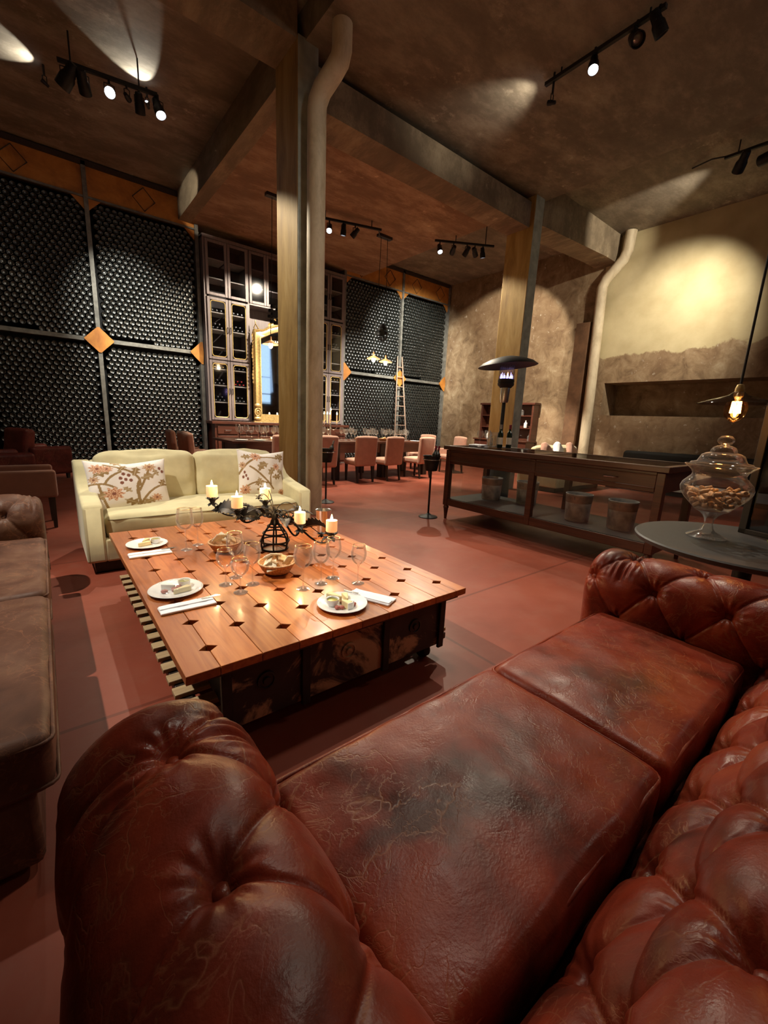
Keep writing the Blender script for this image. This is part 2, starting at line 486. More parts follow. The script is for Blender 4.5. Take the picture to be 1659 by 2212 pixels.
def rbox(sx, sy, sz, r, n=14, crown=(0, 0, 0), wr=0.0, wf=6.0, seed=0, pinch=0.0):
    """A padded box: rounded edges, crowned faces, soft wrinkles. Centred; returns an MB."""
    mb = MB(); h = np.array([sx, sy, sz]) / 2
    idx = {}
    def key(p): return tuple(np.round(p, 5))
    def put(p):
        k = key(p)
        if k in idx: return idx[k]
        q = np.clip(p, -(h - r), h - r); d = p - q; L = np.linalg.norm(d)
        w = q + (d / L * r if L > 1e-9 else 0)
        u = p / h
        bul = np.array([crown[i] * np.sign(u[i]) * (abs(u[i]) ** 4) * np.prod([1 - u[j] ** 2 for j in range(3) if j != i]) for i in range(3)])
        w = w + bul
        if pinch:
            e = abs(u[0]) ** 6 * abs(u[1]) ** 6
            w[2] *= 1 - pinch * e
        if wr:
            nv = Vector((w[0] * wf + seed, w[1] * wf, w[2] * wf))
            w = w + wr * mnoise.noise(nv) * u + wr * .5 * mnoise.noise(nv * 2.7) * u
        idx[k] = len(mb.v); mb.v.append(tuple(w)); return idx[k]
    def lin(a):
        m = max(2, min(n, int(n * (2 * h[a]) / max(2 * h)) + 6))
        core = np.linspace(-(h[a] - r), h[a] - r, m) if h[a] > r * 1.02 else np.array([0.0])
        e = [(1 - math.cos(t)) for t in np.linspace(0, PI / 2, 4)[1:]]
        lo = [-(h[a] - r) - r * math.tan(t) for t in np.linspace(0, PI / 4, 4)[1:]]
        return np.array(sorted(set(np.round(list(core) + lo + [-x for x in lo], 6))))
    axs = [lin(0), lin(1), lin(2)]
    for a in range(3):
        b, c = (a + 1) % 3, (a + 2) % 3
        for sgn in (-1, 1):
            g = []
            for x in axs[b]:
                row = []
                for y in axs[c]:
                    p = np.zeros(3); p[a] = sgn * h[a]; p[b] = x; p[c] = y
                    row.append(put(p))
                g.append(row)
            for i in range(len(g) - 1):
                for j in range(len(g[0]) - 1):
                    q = (g[i][j], g[i + 1][j], g[i + 1][j + 1], g[i][j + 1])
                    mb.f.append(q if sgn > 0 else q[::-1]); mb.m.append(0)
    return mb
def move(mb, loc, rot=(0, 0, 0)):
    X = Matrix.Translation(loc) @ Euler(rot).to_matrix().to_4x4()
    mb.v = [tuple(X @ Vector(p)) for p in mb.v]
    return mb
def taper_leg(mb, x, y, z0, z1, a, b, dx=0, dy=0):
    """A square leg, half width b at the foot and a at the top, splayed by (dx, dy) at the foot."""
    q = []
    for z, w, ox, oy in ((z0, b, dx, dy), (z1, a, 0, 0)):
        q += [(x + ox - w, y + oy - w, z), (x + ox + w, y + oy - w, z), (x + ox + w, y + oy + w, z), (x + ox - w, y + oy + w, z)]
    return mb.add(q, [(0, 3, 2, 1), (4, 5, 6, 7), (0, 1, 5, 4), (1, 2, 6, 5), (2, 3, 7, 6), (3, 0, 4, 7)])
def point_light(name, parent, loc, power, color, size=.02):
    d = bpy.data.lights.new(name, 'POINT'); d.energy = power; d.color = color; d.shadow_soft_size = size
    o = bpy.data.objects.new(name, d); COL.objects.link(o); o.location = loc
    if parent is not None: o.parent = parent
    return o

# ------------------------------------------------------------------ the hall
YB, XR, XL, YF = 11.45, 11.6, -4.0, -4.0        # back, right, left and front wall planes
CH, ZF, ZS = 6.05, 5.70, 5.50                   # high ceiling, front slab, back slab
SX0, SX1 = 2.87, 8.15                           # the lower slab between the two pillar lines

struct(MB().box(XL, XR + .4, YF, YB, -.1, 0).build('floor', 'floor'), 'red painted concrete floor laid in large squares')
m = MB().box(XL, SX0 + .02, YF, YB, CH, CH + .15)
m.box(SX1 - .02, XR, YF, 6.1, CH, CH + .15).box(7.82, XR, 6.0, YB, CH, CH + .15)
struct(m.build('ceiling', 'ceiling'), 'brown stained concrete ceiling')
struct(MB().box(SX0, SX1, YF, 5.75, ZF, CH + .15).build('ceiling_slab', 'ceiling'), 'lower concrete ceiling over the middle of the hall')
struct(MB().box(3.0, 7.83, 5.75, YB, ZS, CH + .15).build('ceiling_slab_back', 'slab'), 'lower reddish concrete ceiling over the dining table')
m = MB().box(3.0, 7.81, 5.50, 6.02, 5.16, ZS + .1)
struct(m.build('beam_trim_1', 'beam'), 'concrete beam between the two pillars')
m = MB().prism([(8.08, 5.28), (10.9, 5.42), (XR, 5.42), (XR, CH + .05), (8.08, CH + .05)], 5.45, 6.0, 'y')
struct(m.build('beam_trim_2', 'beam'), 'concrete beam from the far pillar to the right wall')
m = MB().box(XL, 2.775, 5.42, 6.02, 5.68, CH + .05)
struct(m.build('beam_trim_3', 'beam'), 'shallow concrete beam across the left ceiling')
m = MB().box(2.78, 3.03, 6.0, YB, ZS - .005, CH + .05)
struct(m.build('beam_trim_4', 'beam'), 'concrete beam running back to the bottle racks')
m = MB().box(XL, XR + .4, YB, YB + .2, 0, CH + .1)
struct(m.build('wall_back', 'plaster'), 'back wall behind the bottle racks')
m = MB().box(XR, XR + 1., YF, YB, 0, 1.745).box(XR, XR + 1., YF, YB, 2.565, CH + .1).box(XR, XR + 1., 5.36, YB, 1.745, 2.565).box(XR, XR + .4, YF, -.6, 1.745, 2.565)
m.box(XR + .8, XR + 1., -.6, 5.36, 1.745, 2.565)
struct(m.build('wall_right', 'plaster'), 'stained plaster wall with a long recessed niche')
m = MB().box(XL - .2, XL, YF, YB, 0, CH + .1)
struct(m.build('wall_left', 'plaster'))
m = MB().box(XL, 10.3, YF - .2, YF, 0, CH + .1).box(11.3, XR, YF - .2, YF, 0, CH + .1).box(10.3, 11.3, YF - .2, YF, 0, 2.0).box(10.3, 11.3, YF - .2, YF, 5.6, CH + .1)
struct(m.build('wall_front', 'plaster'))
wn = thing('window_1', 'tall steel window behind the photographer', 'window', (10.8, YF - .1, 2.0)); struct(wn)
m = MB().box(-.5, -.44, -.04, .04, 0, 3.6).box(.44, .5, -.04, .04, 0, 3.6).box(-.5, .5, -.04, .04, 0, .06).box(-.5, .5, -.04, .04, 3.54, 3.6).box(-.5, .5, -.03, .03, .62, .67).box(-.5, .5, -.03, .03, 1.62, 1.67)
m.build('window_frame', 'black_steel', wn)
struct(MB().box(.28, .30, YB - .06, YB, 0, .12).build('baseboard_back', 'dark_line'))
# pilaster and downpipe on the right wall
struct(MB().box(XR - .22, XR, 5.86, 6.22, 0, 4.1).build('wall_pilaster', plain('pilaster_brown', (.16, .085, .045), .8, vary=.25, scale=4)), 'brown pilaster beside the downpipe on the right wall')
p = MB(); p.tube([(11.44, 5.18, 6.04), (11.44, 5.20, 5.62), (11.44, 5.27, 5.44), (11.44, 5.62, 5.08), (11.44, 5.70, 4.90), (11.44, 5.62, 2.2), (11.44, 5.58, 0)], .125, 14)
pipe = p.build('downpipe', 'pipe', smooth=60); tag(pipe, 'pale painted downpipe kinked below the ceiling on the right wall', 'pipe')

# pillars: ochre side faces, grey-blue fronts
def pillar(x, label):
    t = thing('pillar', label, 'pillar', (x, 5.4, 0))
    MB().box(0, .28, .006, .62, 0, ZF + .02).build('shaft', 'ochre', t, bevel=.012)
    MB().box(.004, .276, 0, .02, 0, ZF + .02).build('front_face', 'pillar_grey', t)
    return t
pillar(2.77, 'ochre concrete pillar behind the cream sofa with a pipe against it')
pillar(7.80, 'ochre concrete pillar with grey-blue side behind the patio heater')
p = MB()
pts = [(2.93, 5.22, 0), (2.93, 5.22, 4.94), (2.935, 5.21, 5.02), (2.96, 5.15, 5.13), (3.03, 5.01, 5.27), (3.07, 4.95, 5.36), (3.085, 4.93, 5.46), (3.085, 4.93, 5.72)]
p.tube(pts, .115, 20)
tag(p.build('downpipe', 'pipe', smooth=60), 'thick grey-cream downpipe against the centre pillar', 'pipe')

# ------------------------------------------------------------------ bottle racks
MB().box(-1.3, 3.2, YB - .04, YB - .01, .05, 5.45).build('rack_backing', 'rack_back')['kind'] = 'structure'
MB().box(7.06, 11.55, YB - .04, YB - .01, .05, 5.45).build('rack_backing', 'rack_back')['kind'] = 'structure'
RY = 11.10                                       # plane of the bottle bases
def steel_rack(name_label, posts, x0, x1, diamonds):
    t = thing('bottle_rack', name_label, 'bottle rack', ((x0 + x1) / 2, RY, 0))
    cx = (x0 + x1) / 2
    for x in posts:
        MB().box(x - .038 - cx, x + .038 - cx, -.05, .30, 0, 6.0).build('post', 'steel_post', t)
    MB().box(x0 - cx, x1 - cx, -.04, .30, 2.70, 2.78).build('cross_beam', 'steel_post', t)
    MB().box(x0 - cx, x1 - cx, -.03, .30, 0, .10).build('bottom_rail', 'steel_post', t)
    for k, (a, b) in enumerate(zip([x0] + posts, posts + [x1])):
        if b - a < .2: continue
        pan = MB().box(a - cx, b - cx, -.012, .02, 5.38, 6.0)
        for c in ((a, 1), (b, -1)):
            pan.prism([(c[0] - cx, 5.39), (c[0] + c[1] * .26 - cx, 5.39), (c[0] - cx, 5.13)], -.012, .02, 'y')
        po = pan.build('header_panel', 'rust', t)
        MB().box(a - cx, b - cx, -.045, .0, 5.37, 5.405).build('trim_strip', 'steel_post', po)
        MB().box(a - cx, b - cx, -.05, .0, 5.93, 6.02).build('top_strip', 'dark_line', po)
        for q in diamonds:
            if a < q < b:
                d = [(q - cx, 5.42 + .03), (q - cx + .21, 5.67), (q - cx, 5.89), (q - cx - .21, 5.67)]
                MB().tube([(u, -.02, w) for u, w in d], .011, 4, closed=True).build('diamond_outline', 'dark_line', po)
    for x in posts:
        MB().prism([(min(max(u, x0 + .01), x1 - .005) - cx, w) for u, w in ((x - .02, 2.49), (x + .02, 2.49), (x + .26, 2.73), (x + .26, 2.75), (x + .02, 2.99), (x - .02, 2.99), (x - .26, 2.75), (x - .26, 2.73))], -.075, -.055, 'y').build('diamond_plate', 'rust', t)
    return t
steel_rack('steel bottle rack filling the wall left of the wooden cabinet', [-1.03, 1.09, 3.14], -1.35, 3.18, [.03, 2.12])
steel_rack('steel bottle rack filling the wall right of the wooden cabinet, with the ladder', [7.18, 9.38, 11.5], 7.06, 11.56, [8.83, 9.96, 11.05, 7.75])

_bp = [(0, .0130), (.009, .0123), (.018, .0101), (.027, .0062), (.033, .0022), (.0355, .0004), (.038, 0), (.0405, .0018), (.0425, .0065), (.043, .10), (.043, .185), (.036, .215), (.0165, .245), (.015, .30), (0, .30)]
def bottle_lathe(mb, x, z, r=1.16, prof=None, n=10, y=RY):
    o = len(mb.v)
    mb.lathe(prof or _bp, n)
    for i in range(o, len(mb.v)):
        a, b, c = mb.v[i]
        mb.v[i] = (x + a * r, y + c, z + b * r)
    return mb
def clipped(x, z, posts):
    for q in posts:
        d = abs(x - q)
        if d < .085: return True
        if d + abs(z - 2.74) < .33: return True
        if z > 5.05 and d - (5.36 - z) * 1.0 < -.02 + .0 and d < .30 - (5.36 - z): return True
    return not (.14 < z < 2.655 or 2.83 < z < 5.33)
sites = []
for x0, x1, posts in ((-.62, 3.10, (-1.03, 1.09, 3.14)), (7.22, 11.46, (7.18, 9.38, 11.5))):
    for zlo, zhi in ((.145, 2.66), (2.83, 5.34)):
        row = 0; z = zlo
        while z < zhi:
            x = x0 + (.056 if row % 2 else 0)
            while x < x1:
                wav = .010 * math.sin(x * 3.1 + z * 2.0) + random.uniform(-.003, .003)
                if not clipped(x, z + wav, posts): sites.append((x + random.uniform(-.002, .002), z + wav))
                x += .112
            z += .090; row += 1
def apparent(x, z):
    d = Vector((x, RY, z - CAM_H)); q = d.dot(_f)
    u = d.dot(_r2) / q * 902.4 + 829.5; w = -d.dot(_u2) / q * 902.4 + 1106
    return (d.y / q ** 3) if (4 < u and w > 4 and z > 1.6) else 0
order = sorted(range(len(sites)), key=lambda i: -apparent(*sites[i]))
single, rest = order[:300], order[300:]
b0 = bottle_lathe(MB(), 0, 0, n=12, y=0).build('wine_bottle', 'bottle', smooth=40)
tag(b0, 'dark wine bottle lying base outwards at the left end of the wall rack', 'bottle', 'bottles at the left end of the wall rack')
for k, i in enumerate(single):
    o = b0 if k == 0 else b0.copy()
    if k: COL.objects.link(o)
    x, z = sites[i]
    o.location = (x, RY, z); o.rotation_euler = (0, random.uniform(0, 6.28), 0)
short = _bp[:10]
mb = MB()
base = MB(); base.lathe(short, 10)
bv = np.array(base.v); bf = np.array([f + (f[-1],) if len(f) == 3 else f for f in base.f])
V = np.concatenate([np.c_[bv[:, 0] * 1.16 + sites[i][0], bv[:, 2] + RY, bv[:, 1] * 1.16 + sites[i][1]] for i in rest])
mb.v = V.tolist()
mb.f = [tuple(dict.fromkeys((np.array(f) + k * len(bv)).tolist())) for k in range(len(rest)) for f in base.f]
mb.m = [0] * len(mb.f)
o = mb.build('wine_bottles', 'bottle', smooth=40)
o['kind'] = 'stuff'; tag(o, 'thousands more dark bottles stacked base outwards in both wall racks', 'bottles')

# ------------------------------------------------------------------ track lights
SPOT = (1.0, .87, .66)
COOL = (1.0, .96, .82)
def spot_head(pos, target, label, power=0, angle=50, blend=.35, lit=True, color=SPOT, s=1.0, top=None, group=None):
    """A black can on a short bracket; the lamp itself sits in its mouth."""
    d = (Vector(target) - Vector(pos)).normalized()
    t = thing('track_spotlight', label, 'spotlight', pos, 0, group)
    R = d.to_track_quat('Z', 'Y').to_matrix().to_4x4()
    b = MB(); b.X = R
    b.lathe([(0, -.11 * s), (.035 * s, -.11 * s), (.042 * s, -.10 * s), (.045 * s, -.02 * s), (.058 * s, .005 * s), (.060 * s, .10 * s), (.054 * s, .10 * s), (.050 * s, .045 * s), (0, .045 * s)], 18)
    h = b.build('housing', 'black_steel', t, smooth=35)
    l = MB(); l.X = R
    l.lathe([(0, .078 * s), (.03 * s, .074 * s), (.048 * s, .060 * s), (.049 * s, .052 * s)], 18)
    l.build('lens', 'lens_lit' if lit else 'lens_off', h, smooth=40)
    up = top if top is not None else .16
    k = MB(); k.tube([(-.052 * s, 0, 0), (-.052 * s, 0, .085), (0, 0, .095), (.052 * s, 0, .085), (.052 * s, 0, 0)], .007, 6)
    k.tube([(0, 0, .095), (0, 0, max(.11, up))], .014, 8)
    k.build('bracket', 'black_matte', t)
    if power:
        L = bpy.data.lights.new('spot_beam', 'SPOT'); L.energy = power; L.color = color
        L.spot_size = math.radians(angle); L.spot_blend = blend; L.shadow_soft_size = .03
        lo = bpy.data.objects.new('spot_beam', L); COL.objects.link(lo); lo.parent = t
        lo.location = d * (.105 * s); lo.rotation_euler = d.to_track_quat('-Z', 'Y').to_euler()
    return t
def track(pts, label, stems=(), conduit=None):
    t = thing('lighting_track', label, 'lighting track', pts[0])
    o = Vector(pts[0])
    a, b = Vector(pts[0]) - o, Vector(pts[1]) - o
    d = (b - a).normalized(); n = Vector((-d.y, d.x, 0)) * .022
    r = MB(); q = []
    for p in (a - d * .06, b + d * .06):
        q += [tuple(p - n + Vector((0, 0, -.02))), tuple(p + n + Vector((0, 0, -.02))), tuple(p + n + Vector((0, 0, .02))), tuple(p - n + Vector((0, 0, .02)))]
    r.add(q, [(0, 1, 2, 3), (7, 6, 5, 4), (0, 4, 5, 1), (1, 5, 6, 2), (2, 6, 7, 3), (3, 7, 4, 0)]).build('rail', 'black_matte', t)
    for p, top in stems:
        MB().tube([Vector(p) - o, Vector((p[0], p[1], top)) - o], .010, 8).build('stem', 'black_matte', t)
    if conduit: MB().tube([Vector(c) - o for c in conduit], .012, 6).build('conduit', 'black_matte', t)
    return t
track([(.66, 7.80, 5.70), (1.66, 7.62, 5.70)], 'black lighting track hung below the left ceiling', [((.74, 7.78, 5.7), CH), ((1.5, 7.65, 5.7), CH)])
spot_head((.70, 7.79, 5.55), (-.6, 9.5, 3.6), 'unlit looking black spotlight at the left end of the left track', 90, 60, s=1.5)
spot_head((.86, 7.76, 5.54), (1.75, RY, 3.25), 'black spotlight second from the left end of the left track', 1150, 40, .9, s=1.25, color=COOL)
spot_head((1.15, 7.72, 5.54), (.5, 2.8, 2.6), 'bright round spotlight in the middle of the left track', 50, 60, s=1.15)
spot_head((1.50, 7.69, 5.54), (2.3, RY, 1.6), 'slim dark spotlight right of the middle on the left track', 560, 46, .9, s=1.1, color=COOL)
spot_head((1.72, 7.60, 5.54), (2.5, 5.5, 1.2), 'bright round spotlight at the right end of the left track', 560, 66, s=1.2)
# heads turned up to the ceiling and to the beam
spot_head((1.70, 8.16, 5.83), (1.70 - .48 * .87, 8.16 - .87 * .87, 5.83 + .5), 'small black spotlight turned up to the ceiling above the left track', 32, 68, .05, s=.45, top=CH - 5.83, color=COOL)
spot_head((.50, 8.70, 5.83), (.50 - .86, 8.70 - .12, 5.83 + .5), 'small black spotlight turned up to the ceiling near the left edge', 26, 80, .05, s=.45, top=CH - 5.83, color=COOL)
spot_head((1.35, 7.676, 5.55), (2.80, 10.15, 5.70), 'small black spotlight turned towards the end of the beam', 260, 16, .4, s=.6, top=.15)

track([(4.75, 8.50, 5.36), (6.05, 8.06, 5.36)], 'black lighting track over the left half of the dining table', [((4.95, 8.43, 5.36), ZS), ((5.9, 8.11, 5.36), ZS)], [(6.05, 8.06, 5.36), (6.35, 8.42, 5.42), (6.5, 8.56, 5.46)])
spot_head((5.04, 8.42, 5.2), (3.0, 5.4, 1.0), 'bright spotlight at the left end of the dining table track', 300, 70)
spot_head((5.30, 8.28, 5.2), (5.4, 9.2, .8), 'middle spotlight of the dining table track', 1100, 80)
spot_head((5.55, 8.22, 5.2), (4.2, 10.8, 2.6), 'dark spotlight at the right end of the dining table track', 1200, 66, lit=False)

track([(7.34, 7.56, 5.36), (8.42, 6.90, 5.36)], 'black lighting track between the dining table and the far pillar', [((7.7, 7.34, 5.36), ZS), ((8.3, 6.98, 5.36), CH)])
spot_head((7.39, 7.53, 5.2), (6.2, 4.7, 0), 'bright spotlight at the left end of the track near the far pillar', 520, 90)
spot_head((7.66, 7.36, 5.2), (9.9, RY, 3.5), 'second spotlight from the left on the track near the far pillar', 1900, 58, .8, color=COOL)
spot_head((7.93, 7.20, 5.2), (8.2, RY, 1.6), 'middle spotlight on the track near the far pillar', 1500, 56, .8, color=COOL)
spot_head((8.09, 7.1, 5.2), (XR, 8.6, 3.2), 'fourth spotlight from the left on the track near the far pillar', 700, 70, .25)
spot_head((8.25, 7.00, 5.2), (9.6, 7.2, 0), 'spotlight at the right end of the track near the far pillar', 1500, 70)

track([(5.43, 3.75, 5.62), (5.40, 2.50, 5.62)], 'black lighting track on the ceiling at top right', [((5.43, 3.6, 5.62), ZF), ((5.41, 2.6, 5.62), ZF)])
spot_head((5.41, 3.17, 5.5), (2.9, 1.6, .0), 'bright round spotlight on the track at top right', 430, 54, .85)
spot_head((5.41, 2.72, 5.5), (2.0, -.6, 1.4), 'unlit spotlight showing its round lens on the track at top right', 0, lit=False, s=1.2)
spot_head((5.40, 2.50, 5.5), (7.5, 1.2, 2.0), 'black spotlight seen from its side at the end of the top right track', 0, lit=False, s=1.1)
spot_head((5.44, 3.70, 5.38), (5.35, 4.75, 5.76), 'small added spotlight grazing the ceiling on the track at top right', 34, 76, 1.0, s=.5, top=ZF - 5.38)  # extra head, added to throw the light patch on the ceiling

track([(9.29, 2.82, 5.86), (9.30, 2.10, 5.86)], 'black lighting track below the dark ceiling at the right edge', [((9.29, 2.7, 5.86), CH)], [(9.29, 2.82, 5.87), (9.4, 3.1, 5.97), (9.57, 3.44, 6.02)])
spot_head((9.27, 2.62, 5.7), (XR, 4.2, 3.7), 'black spotlight on the right edge track aimed at the wall', 820, 74, 1.0, lit=False, s=1.4)
spot_head((9.39, 2.30, 5.7), (10.9, 5.45, 5.75), 'black spotlight cut by the right edge of the picture', 300, 40, .6, lit=False, s=1.4)

# ------------------------------------------------------------------ buttoned leather sofas
def resample(pts, n):
    P = np.array(pts, float); d = np.r_[0, np.cumsum(np.linalg.norm(np.diff(P, axis=0), axis=1))]
    s = np.linspace(0, d[-1], n)
    return np.c_[np.interp(s, d, P[:, 0]), np.interp(s, d, P[:, 1])], s
class Tuft:
    """A leather roll: a 2D profile drawn along a length, pulled in at rows of buttons and along the pleats between them."""
    def __init__(s, prof, L, to3d, rows, pitch, t0, puff=.016, dip=.034, nu=90, nv=160, end0=0, end1=0, sgn=1, gather=(), extra=()):
        s.P, s.s = resample(prof, nu)
        T = np.gradient(s.P, axis=0); T /= np.linalg.norm(T, axis=1)[:, None]
        s.N = np.c_[-T[:, 1], T[:, 0]] * sgn
        s.L, s.to3d = L, to3d
        s.t = np.linspace(0, L, nv)
        s.btn = []
        for i, r in enumerate(rows):
            t = t0 + (pitch / 2 if i % 2 else 0)
            while t > .05: t -= pitch
            while t < L - .04:
                if t > .04: s.btn.append((r, t, i))
                t += pitch
        s.seg = [((a[0], a[1]), (b[0], b[1])) for a in s.btn for b in s.btn if b[2] == a[2] + 1 and abs(a[1] - b[1]) < pitch * .6 and (rows[-1] - rows[-2] < .25 or b[2] < len(rows) - 1 or a[1] > b[1])]
        s.seg += list(extra)
        S, Tt = np.meshgrid(s.s, s.t, indexing='ij')
        s.puff, s.dip, s.e0, s.e1, s.gather = puff, dip, end0, end1, gather
        s.H = s.height(S, Tt)
        s.nu, s.nv = nu, nv
    def height(s, S, T):
        dl = np.full(S.shape, 9.0)
        for (a, b), (c, d) in s.seg:
            vx, vy = c - a, d - b; q = vx * vx + vy * vy
            k = np.clip(((S - a) * vx + (T - b) * vy) / q, 0, 1)
            dl = np.minimum(dl, np.hypot(S - a - k * vx, T - b - k * vy))
        db = np.full(S.shape, 9.0); ang = np.zeros(S.shape)
        for a, b, _ in s.btn:
            r = np.hypot(S - a, T - b); m = r < db
            db = np.where(m, r, db); ang = np.where(m, np.arctan2(T - b, S - a), ang)
        h = s.puff * (1 - np.exp(-(dl / .035) ** 2)) - .0075 * np.exp(-(dl / .0055) ** 2)
        h -= s.dip * np.exp(-(db / .030) ** 2) + s.dip * .35 * np.exp(-(db / .075) ** 2)
        h += .0022 * np.cos(ang * 11) * np.exp(-((db - .045) / .028) ** 2)
        for a, b, w in s.gather:
            h += .007 * np.sin((T - b) * 2 * PI / .030) * np.exp(-((S - a) / .05) ** 2 - ((T - b) / .055) ** 2) * w
        for e, x in ((s.e0, T), (s.e1, s.L - T)):
            if e: h = h - np.where(x < e, e - np.sqrt(np.maximum(0, e * e - (e - np.clip(x, 0, e)) ** 2)), 0)
        return h
    def mesh(s, cap0=False, cap1=False):
        mb = MB()
        Q = s.P[:, None, :] + s.N[:, None, :] * s.H[:, :, None]
        wob = .004
        for i in range(s.nu):
            for j in range(s.nv):
                a, b = Q[i, j]; t = s.t[j]
                k = wob * mnoise.noise(Vector((a * 7, b * 7, t * 7)))
                mb.v.append(s.to3d(a + s.N[i, 0] * k, t, b + s.N[i, 1] * k))
        for i in range(s.nu - 1):
            for j in range(s.nv - 1):
                mb.f.append((i * s.nv + j, (i + 1) * s.nv + j, (i + 1) * s.nv + j + 1, i * s.nv + j + 1))
        for on, j in ((cap0, 0), (cap1, s.nv - 1)):
            if on: mb.f.append(tuple(i * s.nv + j for i in range(s.nu)))
        mb.m = [0] * len(mb.f)
        return mb
    def buttons(s, parent, mat, keep=lambda p: True):
        for a, b, _ in s.btn:
            i = int(np.argmin(abs(s.s - a)))
            h = float(s.height(np.array([[a]]), np.array([[b]]))[0, 0]) + .004
            p = s.P[i] + s.N[i] * h
            c = Vector(s.to3d(p[0], b, p[1]))
            if not keep(c): continue
            n = Vector(s.to3d(p[0] + s.N[i, 0], b, p[1] + s.N[i, 1])) - c
            m = MB(); m.X = Matrix.Translation(c) @ n.to_track_quat('Z', 'Y').to_matrix().to_4x4()
            m.lathe([(0, -.004), (.013, -.003), (.0155, .002), (.012, .007), (.005, .009), (0, .0093)], 14)
            m.build('button', mat, parent, smooth=60)

def arc(cx, cz, r, a0, a1, n=26):
    return [(cx + r * math.cos(math.radians(a)), cz + r * math.sin(math.radians(a))) for a in np.linspace(a0, a1, n)]
def seat_cushion(parent, x0, x1, y0, y1, ztop, mat, seed, th=.19):
    w, d = x1 - x0, y1 - y0
    c = rbox(w - .012, d, th, .035, 30, crown=(.004, .010, .018), wr=.006, wf=5, seed=seed)
    c = move(c, ((x0 + x1) / 2, (y0 + y1) / 2, ztop - th / 2 - .012))
    o = c.build('seat_cushion', mat, parent, smooth=180)
    zz = ztop - .036
    a, b, e, g = x0 + .012, x1 - .012, y0 + .006, y1 + .004
    rr = .03
    pts = []
    for cx, cy, t0 in ((b - rr, g - rr, 0), (a + rr, g - rr, 90), (a + rr, e + rr, 180), (b - rr, e + rr, 270)):
        for t in (0, 30, 60, 90): pts.append((cx + rr * math.cos(math.radians(t0 + t)), cy + rr * math.sin(math.radians(t0 + t)), zz))
    MB().tube(pts, .006, 6, closed=True).build('piping', mat, o, smooth=180)
    MB().tube([(x, y, zz - th * .72) for x, y, z in pts], .006, 6, closed=True).build('piping', mat, o, smooth=180)

def chesterfield(label, loc, rot, W, mat, front=.84, armf=.965, left=True, right=True, cushions=2, back=True, cush_span=None, detail=1.0, group=None):
    """Local axes: x along the seat from the left arm's roll, y towards the front."""
    t = thing('leather_sofa', label, 'sofa', loc, rot, group)
    zc, r = .540, .185
    nv = int(300 * detail)
    ab = -.24
    for on, sgn, xc in ((left, 1, 0.0), (right, -1, W)):
        if not on: continue
        prof = [(.172, .27), (.174, .40), (.181, .50)] + arc(0, zc, r, -8, 222, 44) + [(-.12, .38), (-.12, .24), (-.12, .13)]
        L = armf - ab
        top = .02 + .225 + r * math.radians(98)
        A = Tuft(prof, L, lambda a, u, b, xc=xc, sgn=sgn: (xc + sgn * a, ab + u, b), [top - .42, top - .21, top, top + .30], .285, .776 - ab,
                 puff=.010, dip=.030, nu=int(220 * detail), nv=nv, end1=.085, sgn=-1, gather=((top - .13, .80 - ab, 1), (top + .08, .74 - ab, .6)),
                 extra=[((top - .2, .785 - ab), (top + .2, .785 - ab))])
        o = A.mesh(cap1=True).build('arm', mat, t, smooth=70)
        A.buttons(o, mat)
    zb, rb, yc = .555, .17, -.075
    prof = [(.215, .27), (.205, .40), (.150, .50), (yc + rb * .995, .56)] + arc(yc, zb + .01, rb, 4, 215, 40) + [(yc - .12, .36), (yc - .12, .13)]
    if back:
        x0 = .10 if left else -.12; x1 = W - .10 if right else W + .1
        Bk = Tuft(prof, x1 - x0, lambda a, u, b: (x0 + u, a, b), [.15, .33, .51, .69], .29, .42, puff=.013, dip=.034, nu=int(180 * detail), nv=int(480 * detail), sgn=-1)
        o = Bk.mesh().build('backrest', mat, t, smooth=70)
        Bk.buttons(o, mat, keep=lambda c: c.z > .44)
    cx0, cx1 = cush_span or (.195, W - .19)
    w = (cx1 - cx0) / cushions
    for k in range(cushions):
        seat_cushion(t, cx0 + k * w, cx0 + (k + 1) * w, .245, front, .475 - .004 * k, mat, 3.1 * k + loc[0])
    MB().box(cx0 - .09, cx1 + .09 if right else cx1 - .03, -.12, front - (.03 if right else .05), .10 if right else .03, .285).build('seat_base', mat, t, bevel=.02)
    for fx in (cx0 - .05, cx1 + .05 if right else cx1 - .32):
        for fy in (-.08, front - (.09 if right else .22)):
            MB().lathe([(0, 0), (.024, 0), (.030, .02), (.022, .04), (.034, .07), (.034, .105), (0, .105)], 14, at=(fx, fy, 0)).build('foot', 'dark_wood', t, smooth=40)
    return t
chesterfield('oxblood buttoned leather sofa with two seat cushions right below the camera', (.13, 0, 0), 0, 2.20, 'leather', cush_span=(.205, 2.0))
chesterfield('worn brown leather sofa along the left edge, beside the coffee table', (-.905, 3.86, 0), -PI / 2, 2.52, 'leather_worn', front=.835, armf=.84, right=False,
             cush_span=(.20, 2.53), detail=.55)

